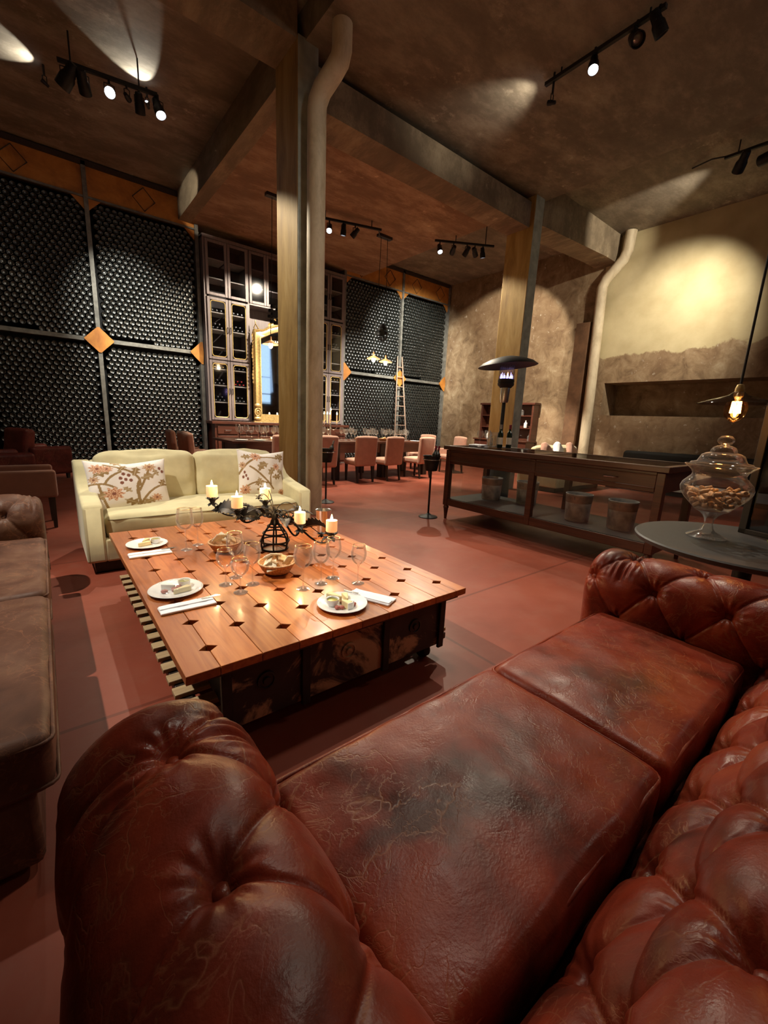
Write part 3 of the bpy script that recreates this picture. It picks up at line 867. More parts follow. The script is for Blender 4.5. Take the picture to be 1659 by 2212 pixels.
# ------------------------------------------------------------------ cream sofas and their printed pillows
def cream_sofa(label, loc, rot, W=2.04, D=.97):
    """Local: x along the front, y from the front edge (0) to the back (D)."""
    t = thing('fabric_sofa', label, 'sofa', loc, rot)
    MB().box(.05, W - .05, .05, D - .04, 0, .10).build('plinth', 'dark_wood', t, bevel=.01)
    side = [(D, .10), (D, .86)] + [(y, z) for y, z in ((D - .16, .865), (D - .22, .855), (D - .27, .815), (D - .31, .755), (D - .37, .70), (D - .46, .665), (D - .60, .635), (D - .80, .605), (.03, .585), (.008, .575), (0, .555))] + [(0, .10)]
    for x0, x1 in ((0, .14), (W - .14, W)):
        MB().prism([(y, z) for y, z in side], x0, x1, 'x').build('arm', 'cream', t, bevel=.022, seg=3)
    MB().box(.13, W - .13, 0, D - .05, .10, .295).build('seat_rail', 'cream', t, bevel=.018, seg=3)
    MB().box(.13, W - .13, D - .17, D, .10, .86).build('back_frame', 'cream', t, bevel=.03, seg=3)
    c = move(rbox(W - .30, D - .24, .20, .06, 30, crown=(.004, .014, .035), wr=.008, wf=4, seed=2), (W / 2, (D - .24) / 2 + .012, .385)).build('seat_cushion', 'cream', t, smooth=180)
    for z in (.312, .452):
        x0, x1, y0, y1 = .158, W - .158, .012, D - .24
        MB().tube([(x0, y1, z), (x0, y0 + .05, z), (x0 + .015, y0 + .015, z), (x0 + .05, y0, z), (x1 - .05, y0, z), (x1 - .015, y0 + .015, z), (x1, y0 + .05, z), (x1, y1, z)], .006, 6).build('piping', 'piping', c, smooth=180)
    hw = (W - .30) / 2
    for k in range(2):
        b = rbox(hw - .01, .20, .50, .07, 22, crown=(.01, .04, .03), wr=.014, wf=4, seed=11 + 5 * k)
        move(b, (.15 + hw * (k + .5), D - .28, .695), (-.17, 0, 0)).build('back_cushion', 'cream', t, smooth=180)
    return t

def paint_print(n, seed, flowers, stems, leaves, sprig):
    """An embroidered branch drawn on an n x n grid: off-white ground, tan stems and leaves, rust flower heads."""
    U, V = np.meshgrid(np.linspace(-1, 1, n), np.linspace(-1, 1, n), indexing='ij')
    C = np.ones((n, n, 3)) * np.array([.80, .76, .74])
    def put(mask, c): C[mask] = c
    tan, tan2, rust, dark = (.30, .19, .075), (.36, .25, .12), (.42, .15, .07), (.22, .075, .045)
    for pts, w in stems:
        q = np.array(pts, float); tt = np.linspace(0, 1, 60)
        b = ((1 - tt) ** 2)[:, None] * q[0] + (2 * tt * (1 - tt))[:, None] * q[1] + (tt ** 2)[:, None] * q[2]
        for x, y in b: put(np.hypot(U - x, V - y) < w * 1.15, tan)
    for x, y, L, a, c in leaves:
        L = L * 1.22
        ca, sa = math.cos(a), math.sin(a)
        p = (U - x) * ca + (V - y) * sa; q = -(U - x) * sa + (V - y) * ca
        w = .24 * L * np.clip(np.sin(np.clip(p / L, 0, 1) * PI), 0, 1) * (1 + .45 * np.sin(p / L * 20))
        put((p > 0) & (p < L) & (abs(q) < w), tan2 if c else tan)
        put((p > 0) & (p < L) & (abs(q) < .010), (.52, .42, .28))
    for x, y, R, c in flowers:
        r = np.hypot(U - x, V - y); a = np.arctan2(V - y, U - x)
        edge = R * (.82 + .18 * np.cos(a * 9))
        put(r < edge, (.70, .46, .31))
        put((r < edge * .96) & (np.sin(r / R * 17) * np.cos(a * 9 + r * 9) > .05), rust if c else tan)
        put(r < R * .20, dark)
    for x, y in sprig: put(((U - x) / .045) ** 2 + ((V - y) / .065) ** 2 < 1, dark)
    return C
def pillow(label, loc, rot, w, h, seed, art, group=None):
    n = 130
    C = paint_print(n, seed, *art)
    mb = MB(); cols = []
    u = np.linspace(-1, 1, n)
    for sg in (1, -1):
        for i in range(n):
            for j in range(n):
                a, b = u[i], u[j]
                puff = .085 * (max(0, 1 - abs(a) ** 2.4) * max(0, 1 - abs(b) ** 2.4)) ** .5
                k = 1 - .05 * (1 - abs(a) ** 2) * (abs(b) ** 3); k2 = 1 - .06 * (1 - abs(b) ** 2) * (abs(a) ** 3)
                wv = .010 * mnoise.noise(Vector((a * 2.3 + seed, b * 2.3, sg)))
                mb.v.append((a * w / 2 * k2, sg * -(puff + wv * (puff > .01)), b * h / 2 * k - .035 * (1 - abs(a)) * (b > .6) * (b - .6) * 2.5))
                cols.append(C[i, j])
        o = 0 if sg == 1 else n * n
        for i in range(n - 1):
            for j in range(n - 1):
                mb.f.append((o + i * n + j, o + (i + 1) * n + j, o + (i + 1) * n + j + 1, o + i * n + j + 1))
    mb.m = [0] * len(mb.f)
    o = mb.build('throw_pillow', 'print', smooth=180)
    ca = o.data.color_attributes.new('print', 'FLOAT_COLOR', 'POINT')
    ca.data.foreach_set('color', np.c_[np.array(cols), np.ones(len(cols))].ravel())
    o.location = loc; o.rotation_euler = rot
    return tag(o, label, 'pillow', group)
cream_sofa('cream linen two-seat sofa facing the coffee table', (.17, 3.99, 0), 0)
art1 = ([(-.42, -.38, .27, 1), (-.72, .62, .22, 1), (-.50, .60, .16, 1), (.52, .62, .20, 0), (.62, -.62, .16, 1), (-.85, .2, .15, 0)],
        [([(.20, -.9), (.10, -.2), (.22, .05)], .035), ([(.22, -.1), (.35, .4), (-.55, .80)], .03), ([(.2, -.85), (.5, -.1), (1.0, -.12)], .03), ([(-1, .02), (-.6, .10), (-.35, -.18)], .03), ([(-.75, .0), (-.7, -.5), (-.55, -1)], .03), ([(.2, -.3), (.4, .2), (.5, .5)], .028), ([(-.6, .0), (-.5, .3), (-.2, .45)], .03)],
        [(.20, -.85, .38, 2.6, 0), (.22, -.85, .36, .5, 1), (.1, .25, .34, 1.3, 0), (.25, .15, .36, .35, 1), (-.25, .45, .3, 1.0, 0), (-.85, .35, .4, .4, 0), (-.9, -.55, .4, .5, 1), (.75, .25, .25, 2.0, 1), (.75, -.2, .3, 1.1, 0), (-.15, .78, .3, 2.4, 1), (.02, -.35, .25, 2.4, 1)],
        [(-.14, .36), (-.02, .30), (-.22, .20), (-.10, .14), (.02, .10), (-.20, .02), (.80, .55), (.88, .42)])
art2 = ([(-.30, .72, .26, 1), (.55, .25, .17, 1), (-.75, -.75, .24, 1), (.78, -.85, .16, 1), (-.85, .3, .15, 0), (-.05, -.85, .14, 0)],
        [([(-1, -.05), (-.4, .9), (.6, .62)], .035), ([(-.55, .25), (.0, -.1), (.4, -.7)], .032), ([(.15, -.45), (-.3, -.3), (-.7, -.6)], .028), ([(.3, -.5), (.2, -.1), (.5, .2)], .025), ([(.95, -.9), (.9, -.3), (.8, .1)], .028)],
        [(-.2, .05, .4, 1.1, 0), (-.25, .25, .4, .25, 1), (.2, -.1, .36, .9, 1), (.0, -.35, .35, 3.6, 0), (.75, .45, .36, 1.4, 0), (-.9, .65, .35, .1, 1), (.5, .62, .34, .6, 0), (-.1, -.55, .3, 1.9, 1), (.35, -.2, .34, .1, 0), (.85, -.1, .3, 2.4, 1), (-.3, -.75, .35, .2, 0)],
        [(-.78, .0), (-.72, -.14), (-.84, -.2), (-.66, -.28)])
pillow('wide floral print pillow at the left end of the cream sofa', (.56, 4.42, .675), (-.34, 0, .05), .66, .47, 1, art1)
pillow('square floral print pillow at the right end of the cream sofa', (1.86, 4.50, .715), (-.26, .05, -.10), .53, .52, 4, art2)
cream_sofa('second cream sofa behind the display counter, seen through its glass', (8.35, 4.55, 0), 0, 2.1)
for k, x in enumerate((8.8, 9.3, 9.9)):
    c = move(rbox(.46, .14, .44, .06, 12, crown=(.0, .05, .0), wr=.01, seed=k), (0, 0, 0)).build('throw_pillow', 'napkin' if k == 1 else 'pink', smooth=180)
    c.location = (x, 5.12, .76); c.rotation_euler = (-.25, .5 if k != 1 else .75, 0)
    tag(c, ['plain beige pillow nearest the pillar on the far cream sofa', 'pale grey pillow turned on its corner on the far cream sofa', 'plain beige pillow at the right end of the far cream sofa'][k], 'pillow')

# ------------------------------------------------------------------ coffee table
TZ = .44
tb = thing('coffee_table', 'low plank coffee table on an old metal trolley with dark diamond notches', 'coffee table', (1.045, 2.525, 0))
def tbl(m): m.v = [(x - 1.045, y - 2.525, z) for x, y, z in m.v]; return m
edges = [.300] + [.422 + .161 * k for k in range(9)] + [1.792]
top = MB()
for k in range(len(edges) - 1):
    xa, xb = edges[k] + .0009, edges[k + 1] - .0009
    def notch(i):
        y0 = 1.587 if i % 2 == 0 else 1.7185
        return [y0 + .2575 * j for j in range(9) if y0 + .2575 * j < 3.55]
    L, Rr = [], []
    if k > 0:
        for y in notch(k - 1): L += [(xa, y - .026), (xa + .036, y), (xa, y + .026)]
    if k < len(edges) - 2:
        for y in notch(k): Rr += [(xb, y - .026), (xb - .036, y), (xb, y + .026)]
    y0, y1 = 1.432, 3.62
    poly = [(xa, y0), (xb, y0)] + Rr + [(xb, y1), (xa, y1)] + L[::-1]
    top.prism(poly, TZ - .036, TZ)
# each plank its own grain: offset handled by a per-plank colour attribute
tt = tbl(top).build('tabletop', 'plank', tb, bevel=.0016, seg=1)
t = NT('plank_varied'); _g = t.noise(1.5, 6, .6, 1.4, vec=t.mapping(scale=(13, 1.0, 13)))
_c = t.ramp(_g, [(.28, (.24, .058, .012)), (.5, (.41, .115, .026)), (.74, (.54, .19, .05))])
_x = t.math('FLOOR', t.math('DIVIDE', t.math('ADD', t.sep()[0], .623), .161)); _w = t.n.new('ShaderNodeTexWhiteNoise'); _w.noise_dimensions = '1D'
t.link(_x, _w.inputs['W'])
t.bs(Base_Color=t.mix(1.0, _c, t.ramp(_w.outputs[0], [(0, .62), (1, 1.12)]), 'MULTIPLY'), Roughness=t.ramp(t.noise(6, 4), [(.3, .30), (.7, .42)]))
t.b.inputs['Coat Weight'].default_value = .15; t.b.inputs['Coat Roughness'].default_value = .12
t.bump(_g, .06, .003)
tt.data.materials[0] = t.m
tbl(MB().box(.33, 1.76, 1.46, 3.59, TZ - .060, TZ - .0365)).build('underboard', 'dark_line', tb)
body = tbl(MB().box(.47, 1.66, 1.515, 3.50, .15, TZ - .058)).build('body', 'black_matte', tb)
fp = tbl(MB().box(.44, 1.68, 1.490, 1.515, .105, TZ - .06)).build('front_panel', 'trunk', tb, bevel=.004)
for x in (.455, .80, 1.255, 1.662):
    tbl(MB().box(x - .020, x + .020, 1.474, 1.492, .09, TZ - .06)).build('strap', 'black_steel', fp, bevel=.003)
for x in (.62, 1.03, 1.46):
    m = MB(); m.X = Matrix.Translation((x - 1.045, 1.489 - 2.525, .275)) @ Matrix.Rotation(PI / 2, 4, 'X')
    m.lathe([(.040, 0), (.040, .006), (.032, .008), (.030, .003), (.018, .003), (.016, .012), (0, .014)], 20)
    m.build('boss', 'trunk', fp, smooth=40)
for s in (0, 1):
    x = .345 if s == 0 else 1.70
    tbl(MB().box(x, x + .05, 1.52, 3.50, .098, .135)).build('trolley_rail', 'dark_wood', tb, bevel=.004)
for k in range(17):
    y = 1.535 + k * .115
    tbl(MB().box(.325, 1.765, y, y + .062, .136, .158)).build('deck_slat', 'slat', tb, bevel=.003)
for x, y in ((.40, 1.60), (1.62, 1.575), (.385, 3.03), (1.64, 3.38)):
    c = MB(); c.X = Matrix.Translation((x - 1.045, y - 2.525, .044)) @ Matrix.Rotation(PI / 2, 4, 'Y')
    c.lathe([(.012, -.024), (.040, -.024), (.044, -.018), (.044, .018), (.040, .024), (.012, .024)], 20)
    w = c.build('caster', 'rubber', tb, smooth=40)
    m = tbl(MB().box(x - .034, x - .028, y - .022, y + .022, .03, .10).box(x + .028, x + .034, y - .022, y + .022, .03, .10).box(x - .05, x + .05, y - .04, y + .04, .094, .106))
    m.build('caster_fork', 'black_steel', w)

def glass_profile(h, rb, foot=.036):
    b = h * .50
    return ([(0, .0005), (foot, .0005), (foot, .003), (foot * .6, .007), (.008, .014), (.0042, .024), (.0038, b * .6), (.0042, b - .012), (.010, b)] +
            [(rb * .55, b + .010), (rb * .86, b + .030), (rb, b + .055), (rb * .99, b + .075), (rb * .88, h - .02), (rb * .80, h)])
def wine_glass(label, loc, h=.24, rb=.046, rim='glint_rim', n=28, group=None, z=TZ):
    p = glass_profile(h, rb)
    t = thing('wine_glass', label, 'wine glass', (loc[0], loc[1], z), random.uniform(0, 6), group)
    MB().lathe(p[8:], n).build('bowl', 'glass', t, smooth=180)
    MB().lathe(p[:9], max(12, n - 8)).build('stem', 'glass', t, smooth=40)
    if rim: MB().ring((0, 0, h), p[-1][0], .0016, n, 5).build('rim', rim, t, smooth=180)
    return t
for lab, x, y, h, r in (('wine glass at the front of the cluster of four by the near cracker basket', .719, 2.042, .185, .047),
                        ('tall wine glass at the right of the cluster of four by the near cracker basket', .812, 2.114, .235, .044),
                        ('low wine glass at the left of the cluster of four on the coffee table', .690, 2.185, .20, .046),
                        ('wine glass at the back of the cluster of four, before the far basket', .772, 2.262, .265, .047),
                        ('leftmost wine glass of the row of four behind the front plate', 1.013, 1.912, .243, .052),
                        ('second wine glass from the left in the row of four behind the front plate', 1.131, 1.925, .242, .048),
                        ('third wine glass from the left in the row of four behind the front plate', 1.232, 1.960, .245, .045),
                        ('wine glass nearest the folded napkin in the row of four behind the front plate', 1.309, 1.818, .228, .044),
                        ('large round wine glass at the left end of the table beside the floral candelabra', .671, 2.919, .285, .055),
                        ('narrow wine glass right of the large round one beside the floral candelabra', .765, 2.993, .265, .042)):
    wine_glass(lab, (x, y), h, r)

def plate(label, x, y, r=.126):
    t = MB().lathe([(0, .004), (r * .60, .004), (r * .66, .007), (r * .97, .019), (r, .021), (r * .985, .023), (r * .66, .012), (r * .58, .009), (0, .009)], 48).build('plate', 'white_china', smooth=50)
    t.location = (x, y, TZ - .0035)
    return tag(t, label, 'plate')
plate('white plate of cheese at the front right edge of the coffee table', 1.078, 1.625)
plate('white film-wrapped plate of cheese in the middle of the table left edge', .452, 2.235, .130)
plate('white plate of cheese nearest the cream sofa', .476, 3.155, .128)
PZ = TZ + .0062
def dip(x, y, label, s=1.0):
    t = thing('dip_bowl', label, 'dip bowl', (x, y, PZ))
    MB().lathe([(0, 0), (.021 * s, 0), (.028 * s, .014), (.031 * s, .034), (.033 * s, .036), (.029 * s, .034), (.026 * s, .018), (0, .012)], 24).build('bowl', 'white_china', t, smooth=50)
    MB().lathe([(0, .027), (.0275 * s, .027)], 24).build('dip', 'oil', t)
def wedge(x, y, rot, L, w, h, mat, label, tilt=0.0, rind=None):
    t = thing('cheese_wedge', label, 'cheese', (x, y, PZ), rot)
    MB().prism([(-L / 2, -w * .12), (L / 2, -w / 2), (L / 2 + .004, 0), (L / 2, w / 2), (-L / 2, w * .12)], 0, h).build('paste', mat, t, bevel=.003)
    if rind: MB().prism([(L / 2 + .0002, -w / 2 - .001), (L / 2 + .0075, 0), (L / 2 + .0002, w / 2 + .001), (L / 2 + .004, w / 2 + .004), (L / 2 + .012, 0), (L / 2 + .004, -w / 2 - .004)], -.0002, h + .001).build('rind', rind, t)
    t.rotation_euler = (tilt, 0, rot)
def nibble(kind, x, y, label, mat, r, dz=0.0):
    m = MB().blob((0, 0, r * .55), r, r * .85, r * .55, 9, 6, .12).build(kind, mat, smooth=180)
    m.location = (x, y, PZ + dz); m.rotation_euler = (0, 0, random.uniform(0, 6)); tag(m, label, {'nut': 'nut', 'salami_slice': 'meat', 'fig_piece': 'fruit'}.get(kind, 'food'))
# front plate
dip(1.030, 1.640, 'white dip bowl of green oil on the front plate')
wedge(1.075, 1.690, 1.9, .085, .038, .030, 'cheese', 'pale cheese wedge at the back of the front plate')
wedge(1.120, 1.655, 1.2, .075, .034, .026, 'cheese', 'pale cheese wedge at the right of the front plate')
wedge(1.075, 1.585, -1.2, .050, .044, .034, 'cheese', 'soft cheese wedge with white rind at the front of the front plate', rind='cheese_white')
for k, (x, y, q) in enumerate(((1.028, 1.594, 'nearest the dip bowl'), (1.046, 1.582, 'between the other two'), (1.118, 1.582, 'right of the white-rinded cheese'))):
    nibble('salami_slice', x, y, 'slice of cured meat on the front plate, ' + q, 'meat', .015)
for k, (x, y, q) in enumerate(((1.078, 1.632, 'left'), (1.096, 1.634, 'right'))):
    nibble('nut', x, y, 'brown nut in the middle of the front plate, the %s one of two' % q, 'nut', .012)
# wrapped plate
dip(.500, 2.268, 'white dip bowl on the film-wrapped plate')
wedge(.470, 2.195, .3, .085, .036, .026, 'cheese', 'pale cheese wedge on the film-wrapped plate')
wedge(.425, 2.262, 2.3, .070, .034, .030, 'cheese_white', 'white cheese wedge at the back of the film-wrapped plate')
for k, (x, y, q) in enumerate(((.395, 2.225, 'leftmost of three'), (.442, 2.230, 'middle of three'), (.468, 2.248, 'nearest the dip bowl'))):
    nibble('salami_slice', x, y, 'slice of cured meat on the film-wrapped plate, ' + q, 'meat', .017)
n = 36; film = MB()
film.lathe([(.128, .022)] + [(.128 * (1 - i / 9), .022 + .030 * math.sin(i / 9 * PI / 2) + .003 * math.sin(i * 2.4)) for i in range(1, 10)], n)
for i, (x, y, z) in enumerate(film.v):
    if z > .023: film.v[i] = (x, y, z + .004 * mnoise.noise(Vector((x * 60, y * 60, 3))))
f = film.build('cling_film', 'glass', smooth=40); f.location = (.452, 2.235, TZ - .002); tag(f, 'clear cling film stretched over the middle plate', 'film')
# far plate
dip(.532, 3.165, 'white dip bowl on the plate nearest the cream sofa')
wedge(.455, 3.135, .4, .080, .034, .026, 'cheese', 'pale cheese wedge at the front of the plate nearest the cream sofa')
wedge(.470, 3.185, 1.0, .075, .034, .030, 'cheese', 'pale cheese wedge at the back of the plate nearest the cream sofa')
nibble('fig_piece', .505, 3.185, 'dark dried fruit on the plate nearest the cream sofa', 'nut', .016)

def napkin(label, x, y, rot, w, d, blade=True):
    t = thing('napkin', label, 'napkin', (x, y, TZ), rot)
    move(rbox(w, d, .012, .005, 14, wr=.002, wf=20), (0, 0, .0065)).build('folded_cloth', 'napkin', t, smooth=180)
    move(rbox(w * .98, d * .48, .006, .0028, 12, wr=.0015, wf=22, seed=4), (0, d * .2, .0150)).build('top_fold', 'napkin', t, smooth=180)
    k = thing('cutlery', 'steel cutlery tucked into ' + label, 'cutlery', (x, y, TZ), rot)
    MB().box(w * .28, w * .5 + .035, d * .18, d * .30, .0185, .0205).build('knife', 'chrome', k, bevel=.0008)
    m = MB().box(w * .20, w * .42, d * .36, d * .40, .0185, .0205)
    for q in range(4): m.box(w * .42, w * .42 + .045, d * (.325 + .027 * q), d * (.339 + .027 * q), .0185, .0205)
    m.box(w * .41, w * .425, d * .325, d * .420, .0185, .0205)
    m.build('fork', 'chrome', k)
napkin('white folded napkin by the wrapped plate', .452, 2.008, -.02, .245, .085)
napkin('white folded napkin by the plate nearest the cream sofa', .456, 2.930, -.02, .245, .085)
napkin('white folded napkin right of the front plate', 1.253, 1.612, 2.0, .245, .095)

# bread baskets
def basket(label, x, y, r, h):
    m = MB(); q = [(0, .004), (r * .58, .004)]
    for i in range(11):
        a = i / 10
        q.append((r * (.60 + .40 * a ** .7) + (.003 if i % 2 else -.001), .004 + h * a))
    q += [(r * .97, h + .006), (r * .93, h), (r * .86, h * .62), (r * .56, .012), (0, .012)]
    t = thing('bread_basket', label, 'basket', (x, y, TZ))
    m.lathe(q, 40).build('bowl', 'basket', t, smooth=40)
    pts = [(r * 1.0 * math.cos(2 * PI * i / 48), r * 1.0 * math.sin(2 * PI * i / 48), h + .004 + .002 * (i % 2)) for i in range(48)]
    MB().tube(pts, .006, 6, closed=True).build('rim', 'basket', t, smooth=180)
basket('round wicker basket of crackers beside the wine glasses, the nearer one', 1.000, 2.215, .105, .062)
basket('round wicker basket of bread under the candelabra left arm, the farther one', .880, 2.770, .105, .062)
def cracker(x, y, z, rot, w, label, mat, kind, th=.010):
    t = move(rbox(w, w * .72, th, th * .4, 8, wr=.002, wf=30), (0, 0, 0)).build(kind, mat, smooth=180)
    t.location = (x, y, TZ + z); t.rotation_euler = rot; tag(t, label, 'cracker' if kind == 'cracker' else 'bread')
cracker(.985, 2.235, 0.100, (-.55, .25, .3), 0.094, 'square seeded cracker standing highest in the nearer basket', 'cracker', 'cracker')
cracker(.945, 2.215, 0.080, (-.7, -.2, .9), 0.084, 'pale cracker at the left of the nearer basket, upper one', 'cracker', 'cracker')
cracker(.945, 2.165, 0.066, (-.4, -.5, 1.2), 0.082, 'pale cracker at the left of the nearer basket, lower one', 'cracker', 'cracker')
cracker(.980, 2.165, 0.064, (.2, .9, .4), 0.072, 'brown bread slice at the front of the nearer basket', 'bread', 'bread_slice', .014)
cracker(1.035, 2.225, 0.080, (.5, .4, .2), 0.084, 'brown bread slice in the middle of the nearer basket', 'bread', 'bread_slice', .018)
cracker(1.062, 2.190, 0.074, (.3, .9, 2.0), 0.074, 'pale cracker at the right of the nearer basket', 'cracker', 'cracker')
cracker(.845, 2.775, 0.096, (-.9, .2, .5), 0.090, 'pale cracker standing in the farther basket', 'cracker', 'cracker')
cracker(.880, 2.745, 0.070, (.3, .5, 1.2), 0.079, 'brown bread slice in the middle of the farther basket', 'bread', 'bread_slice', .018)
cracker(.925, 2.790, 0.078, (.5, .6, .2), 0.084, 'brown bread slice at the right of the farther basket', 'bread', 'bread_slice', .016)
cracker(.880, 2.815, 0.084, (-.6, -.5, 2.2), 0.079, 'pale cracker at the back of the farther basket', 'cracker', 'cracker')

# candelabra
CB = Vector((1.185, 2.655, TZ))
ca = thing('candelabra', 'black wrought iron candelabra with leaves and five lit candles', 'candelabra', CB)
m = MB()
for z, r in ((.006, .088), (.060, .098), (.115, .078), (.165, .046)): m.ring((0, 0, z), r, .0062, 28, 6)
for k in range(6):
    a = 2 * PI * k / 6
    m.tube([(r * math.cos(a), r * math.sin(a), z) for z, r in ((.004, .088), (.030, .098), (.060, .098), (.090, .092), (.115, .078), (.145, .058), (.180, .030), (.210, .020))], .006, 6)
m.build('cage_base', 'black_steel', ca, smooth=60)
MB().lathe([(0, .17), (.018, .17), (.024, .20), (.018, .215), (.028, .235), (.020, .255), (.010, .27), (.008, .30), (0, .30)], 16).build('hub', 'black_steel', ca, smooth=50)
def petals(mb, c, R, n, up, mat=None, tw=0.0):
    for k in range(n):
        a = 2 * PI * k / n + tw
        d = Vector((math.cos(a), math.sin(a), 0)); s = Vector((-d.y, d.x, 0))
        c = Vector(c)
        pr = [(0, .004), (.45, .36), (.8, .30), (1.0, .05)]
        L = [c + d * R * u + s * R * w + Vector((0, 0, up * R * u * u)) for u, w in pr]
        Rr = [c + d * R * u - s * R * w + Vector((0, 0, up * R * u * u)) for u, w in pr]
        o = Vector((0, 0, .0022))
        vs = L + Rr + [p + o for p in L] + [p + o for p in Rr]
        f = []
        for i in range(3):
            f += [(i, i + 1, 4 + i + 1, 4 + i), (8 + i, 12 + i, 13 + i, 9 + i), (i, 8 + i, 9 + i, i + 1), (4 + i, 5 + i, 13 + i, 12 + i)]
        f += [(3, 11, 15, 7), (0, 4, 12, 8)]
        mb.add(vs, f)
    return mb
def leaf(mb, a, b, width, n=9, up=(0, 0, 1), teeth=.3):
    """A toothed, folded leaf from a to b."""
    a, b = Vector(a), Vector(b); d = (b - a); L = d.length; d.normalize()
    s = d.cross(Vector(up)).normalized(); u = s.cross(d)
    mid, lo, hi = [], [], []
    for i in range(n * 2 + 1):
        q = i / (n * 2)
        w = width * math.sin(PI * min(1, q * .94 + .06)) ** .8 * (1 - teeth * (i % 2))
        arch = u * (.18 * L * math.sin(PI * q))
        p = a + d * L * q + arch
        mid.append(p); lo.append(p - s * w + u * w * .35); hi.append(p + s * w + u * w * .35)
    k = len(mid); o = u * .002
    mb.add(mid + lo + hi + [p - o for p in mid + lo + hi], [q for i in range(k - 1) for q in
           ((i, i + 1, k + i + 1, k + i), (i, 2 * k + i, 2 * k + i + 1, i + 1),
            (3 * k + i, 4 * k + i, 4 * k + i + 1, 3 * k + i + 1), (3 * k + i, 3 * k + i + 1, 5 * k + i + 1, 5 * k + i),
            (k + i, k + i + 1, 4 * k + i + 1, 4 * k + i), (2 * k + i, 5 * k + i, 5 * k + i + 1, 2 * k + i + 1))])
    return mb
cands = [((.865, 2.960, .785), 'candle farthest from the camera, on the raised left arm of the candelabra'),
         ((.945, 2.700, .748), 'second candle from the left, on the candelabra arm above the far basket'),
         ((1.160, 2.750, .780), 'candle on the upright centre stem of the candelabra'),
         ((1.262, 2.430, .664), 'candle just right of the candelabra centre, above the row of glasses'),
         ((1.405, 2.265, .628), 'candle at the right end of the candelabra, before the steel tumbler')]
def bez(p0, p1, p2, p3, n=16):
    return [(1 - t) ** 3 * p0 + 3 * t * (1 - t) ** 2 * p1 + 3 * t * t * (1 - t) * p2 + t ** 3 * p3 for t in [i / n for i in range(n + 1)]]
for (cx, cy, cz), lab in cands:
    e = Vector((cx, cy, cz)) - CB
    r = Vector((e.x, e.y, 0)); d = r.normalized() if r.length > .12 else Vector((0, 0, 0))
    s = Vector((-d.y, d.x, 0))
    low = min(e.z - .12, .19) if r.length > .12 else .26
    pts = bez(Vector((0, 0, .225)), r * .25 + Vector((0, 0, .36 if r.length > .12 else .26)), r * .72 + Vector((0, 0, low - .10)), e - Vector((0, 0, .045)))
    arm = MB().tube(pts, [.0085 - .003 * i / 16 for i in range(17)], 8).build('arm', 'black_steel', ca, smooth=60)
    if r.length > .12:
        curl = [r * .16 + s * .0 + Vector((0, 0, .25)) + Vector((d.x * .045 * math.cos(q) * (1 - q / 9), d.y * .045 * math.cos(q) * (1 - q / 9), .045 * math.sin(q) * (1 - q / 9))) for q in [i * .35 for i in range(20)]]
        MB().tube(curl, .006, 6).build('scroll', 'black_steel', arm, smooth=60)
        g = MB(); q = pts[8]; leaf(g, q - d * .02, q + d * r.length * .52 + Vector((0, 0, .01)), .072, up=tuple(s * .6 + Vector((0, 0, .8))))
        leaf(g, pts[5], pts[5] + d * .13 + s * .09 + Vector((0, 0, .03)), .042); leaf(g, pts[6], pts[6] + d * .12 - s * .09 + Vector((0, 0, -.02)), .042)
        leaf(g, pts[13], pts[13] + d * .06 + s * .06 + Vector((0, 0, .03)), .026)
        g.build('leaf', 'black_steel', arm)
    cup = MB().lathe([(0, -.052), (.010, -.050), (.018, -.036), (.024, -.020), (.016, -.014), (.004, -.012), (.004, 0), (0, 0)], 14, at=tuple(e))
    petals(cup, e + Vector((0, 0, -.028)), .046, 6, .45); petals(cup, e + Vector((0, 0, -.044)), .038, 6, -.5, tw=.5)
    cup.build('candle_cup', 'black_steel', arm, smooth=30)
for p in ((-.10, .02, .375), (.12, -.10, .30), (.22, -.26, .135), (-.02, .10, .40)):
    p = Vector(p)
    g = MB().tube(bez(Vector((0, 0, .24)), Vector((p.x * .2, p.y * .2, .36)), Vector((p.x * .7, p.y * .7, p.z + .05)), p), .003, 5)
    petals(g, p, .030, 7, .3); petals(g, p + Vector((0, 0, -.006)), .024, 6, -.4); g.blob(p + Vector((0, 0, .004)), .009, .009, .007, 8, 5)
    g.build('flower_sprig', 'black_steel', ca, smooth=30)
def candle(label, loc, r, h, power, group=None, name='candle'):
    t = thing(name, label, 'candle', loc, 0, group)
    MB().lathe([(0, 0), (r * .96, 0), (r, .004), (r, h - .004), (r * .97, h), (r * .86, h - .002), (r * .6, h - .010), (0, h - .011)], 24).build('wax', 'wax', t, smooth=40)
    MB().tube([(0, 0, h - .012), (.001, 0, h), (.002, 0, h + .006)], .0012, 5).build('wick', 'black_matte', t)
    fl = MB().lathe([(0, h + .001), (r * .10, h + .004), (r * .21, h + .011), (r * .20, h + .018), (r * .11, h + .028), (0, h + .040)], 12).build('flame', 'flame', t, smooth=180)
    point_light('candle_light', t, (0, 0, h + .05), power, (1, .60, .26), .012)
for p, lab in cands: candle('lit short pillar ' + lab, p, .037, .075, 4.0)
tu = MB().lathe([(0, 0), (.045, 0), (.048, .004), (.062, .190), (.064, .192), (.060, .190), (.046, .006), (0, .006)], 32).build('tumbler', 'chrome', smooth=50)
tu.location = (1.690, 2.850, TZ); tag(tu, 'tall steel tumbler on the coffee table behind the rightmost candle', 'tumbler')

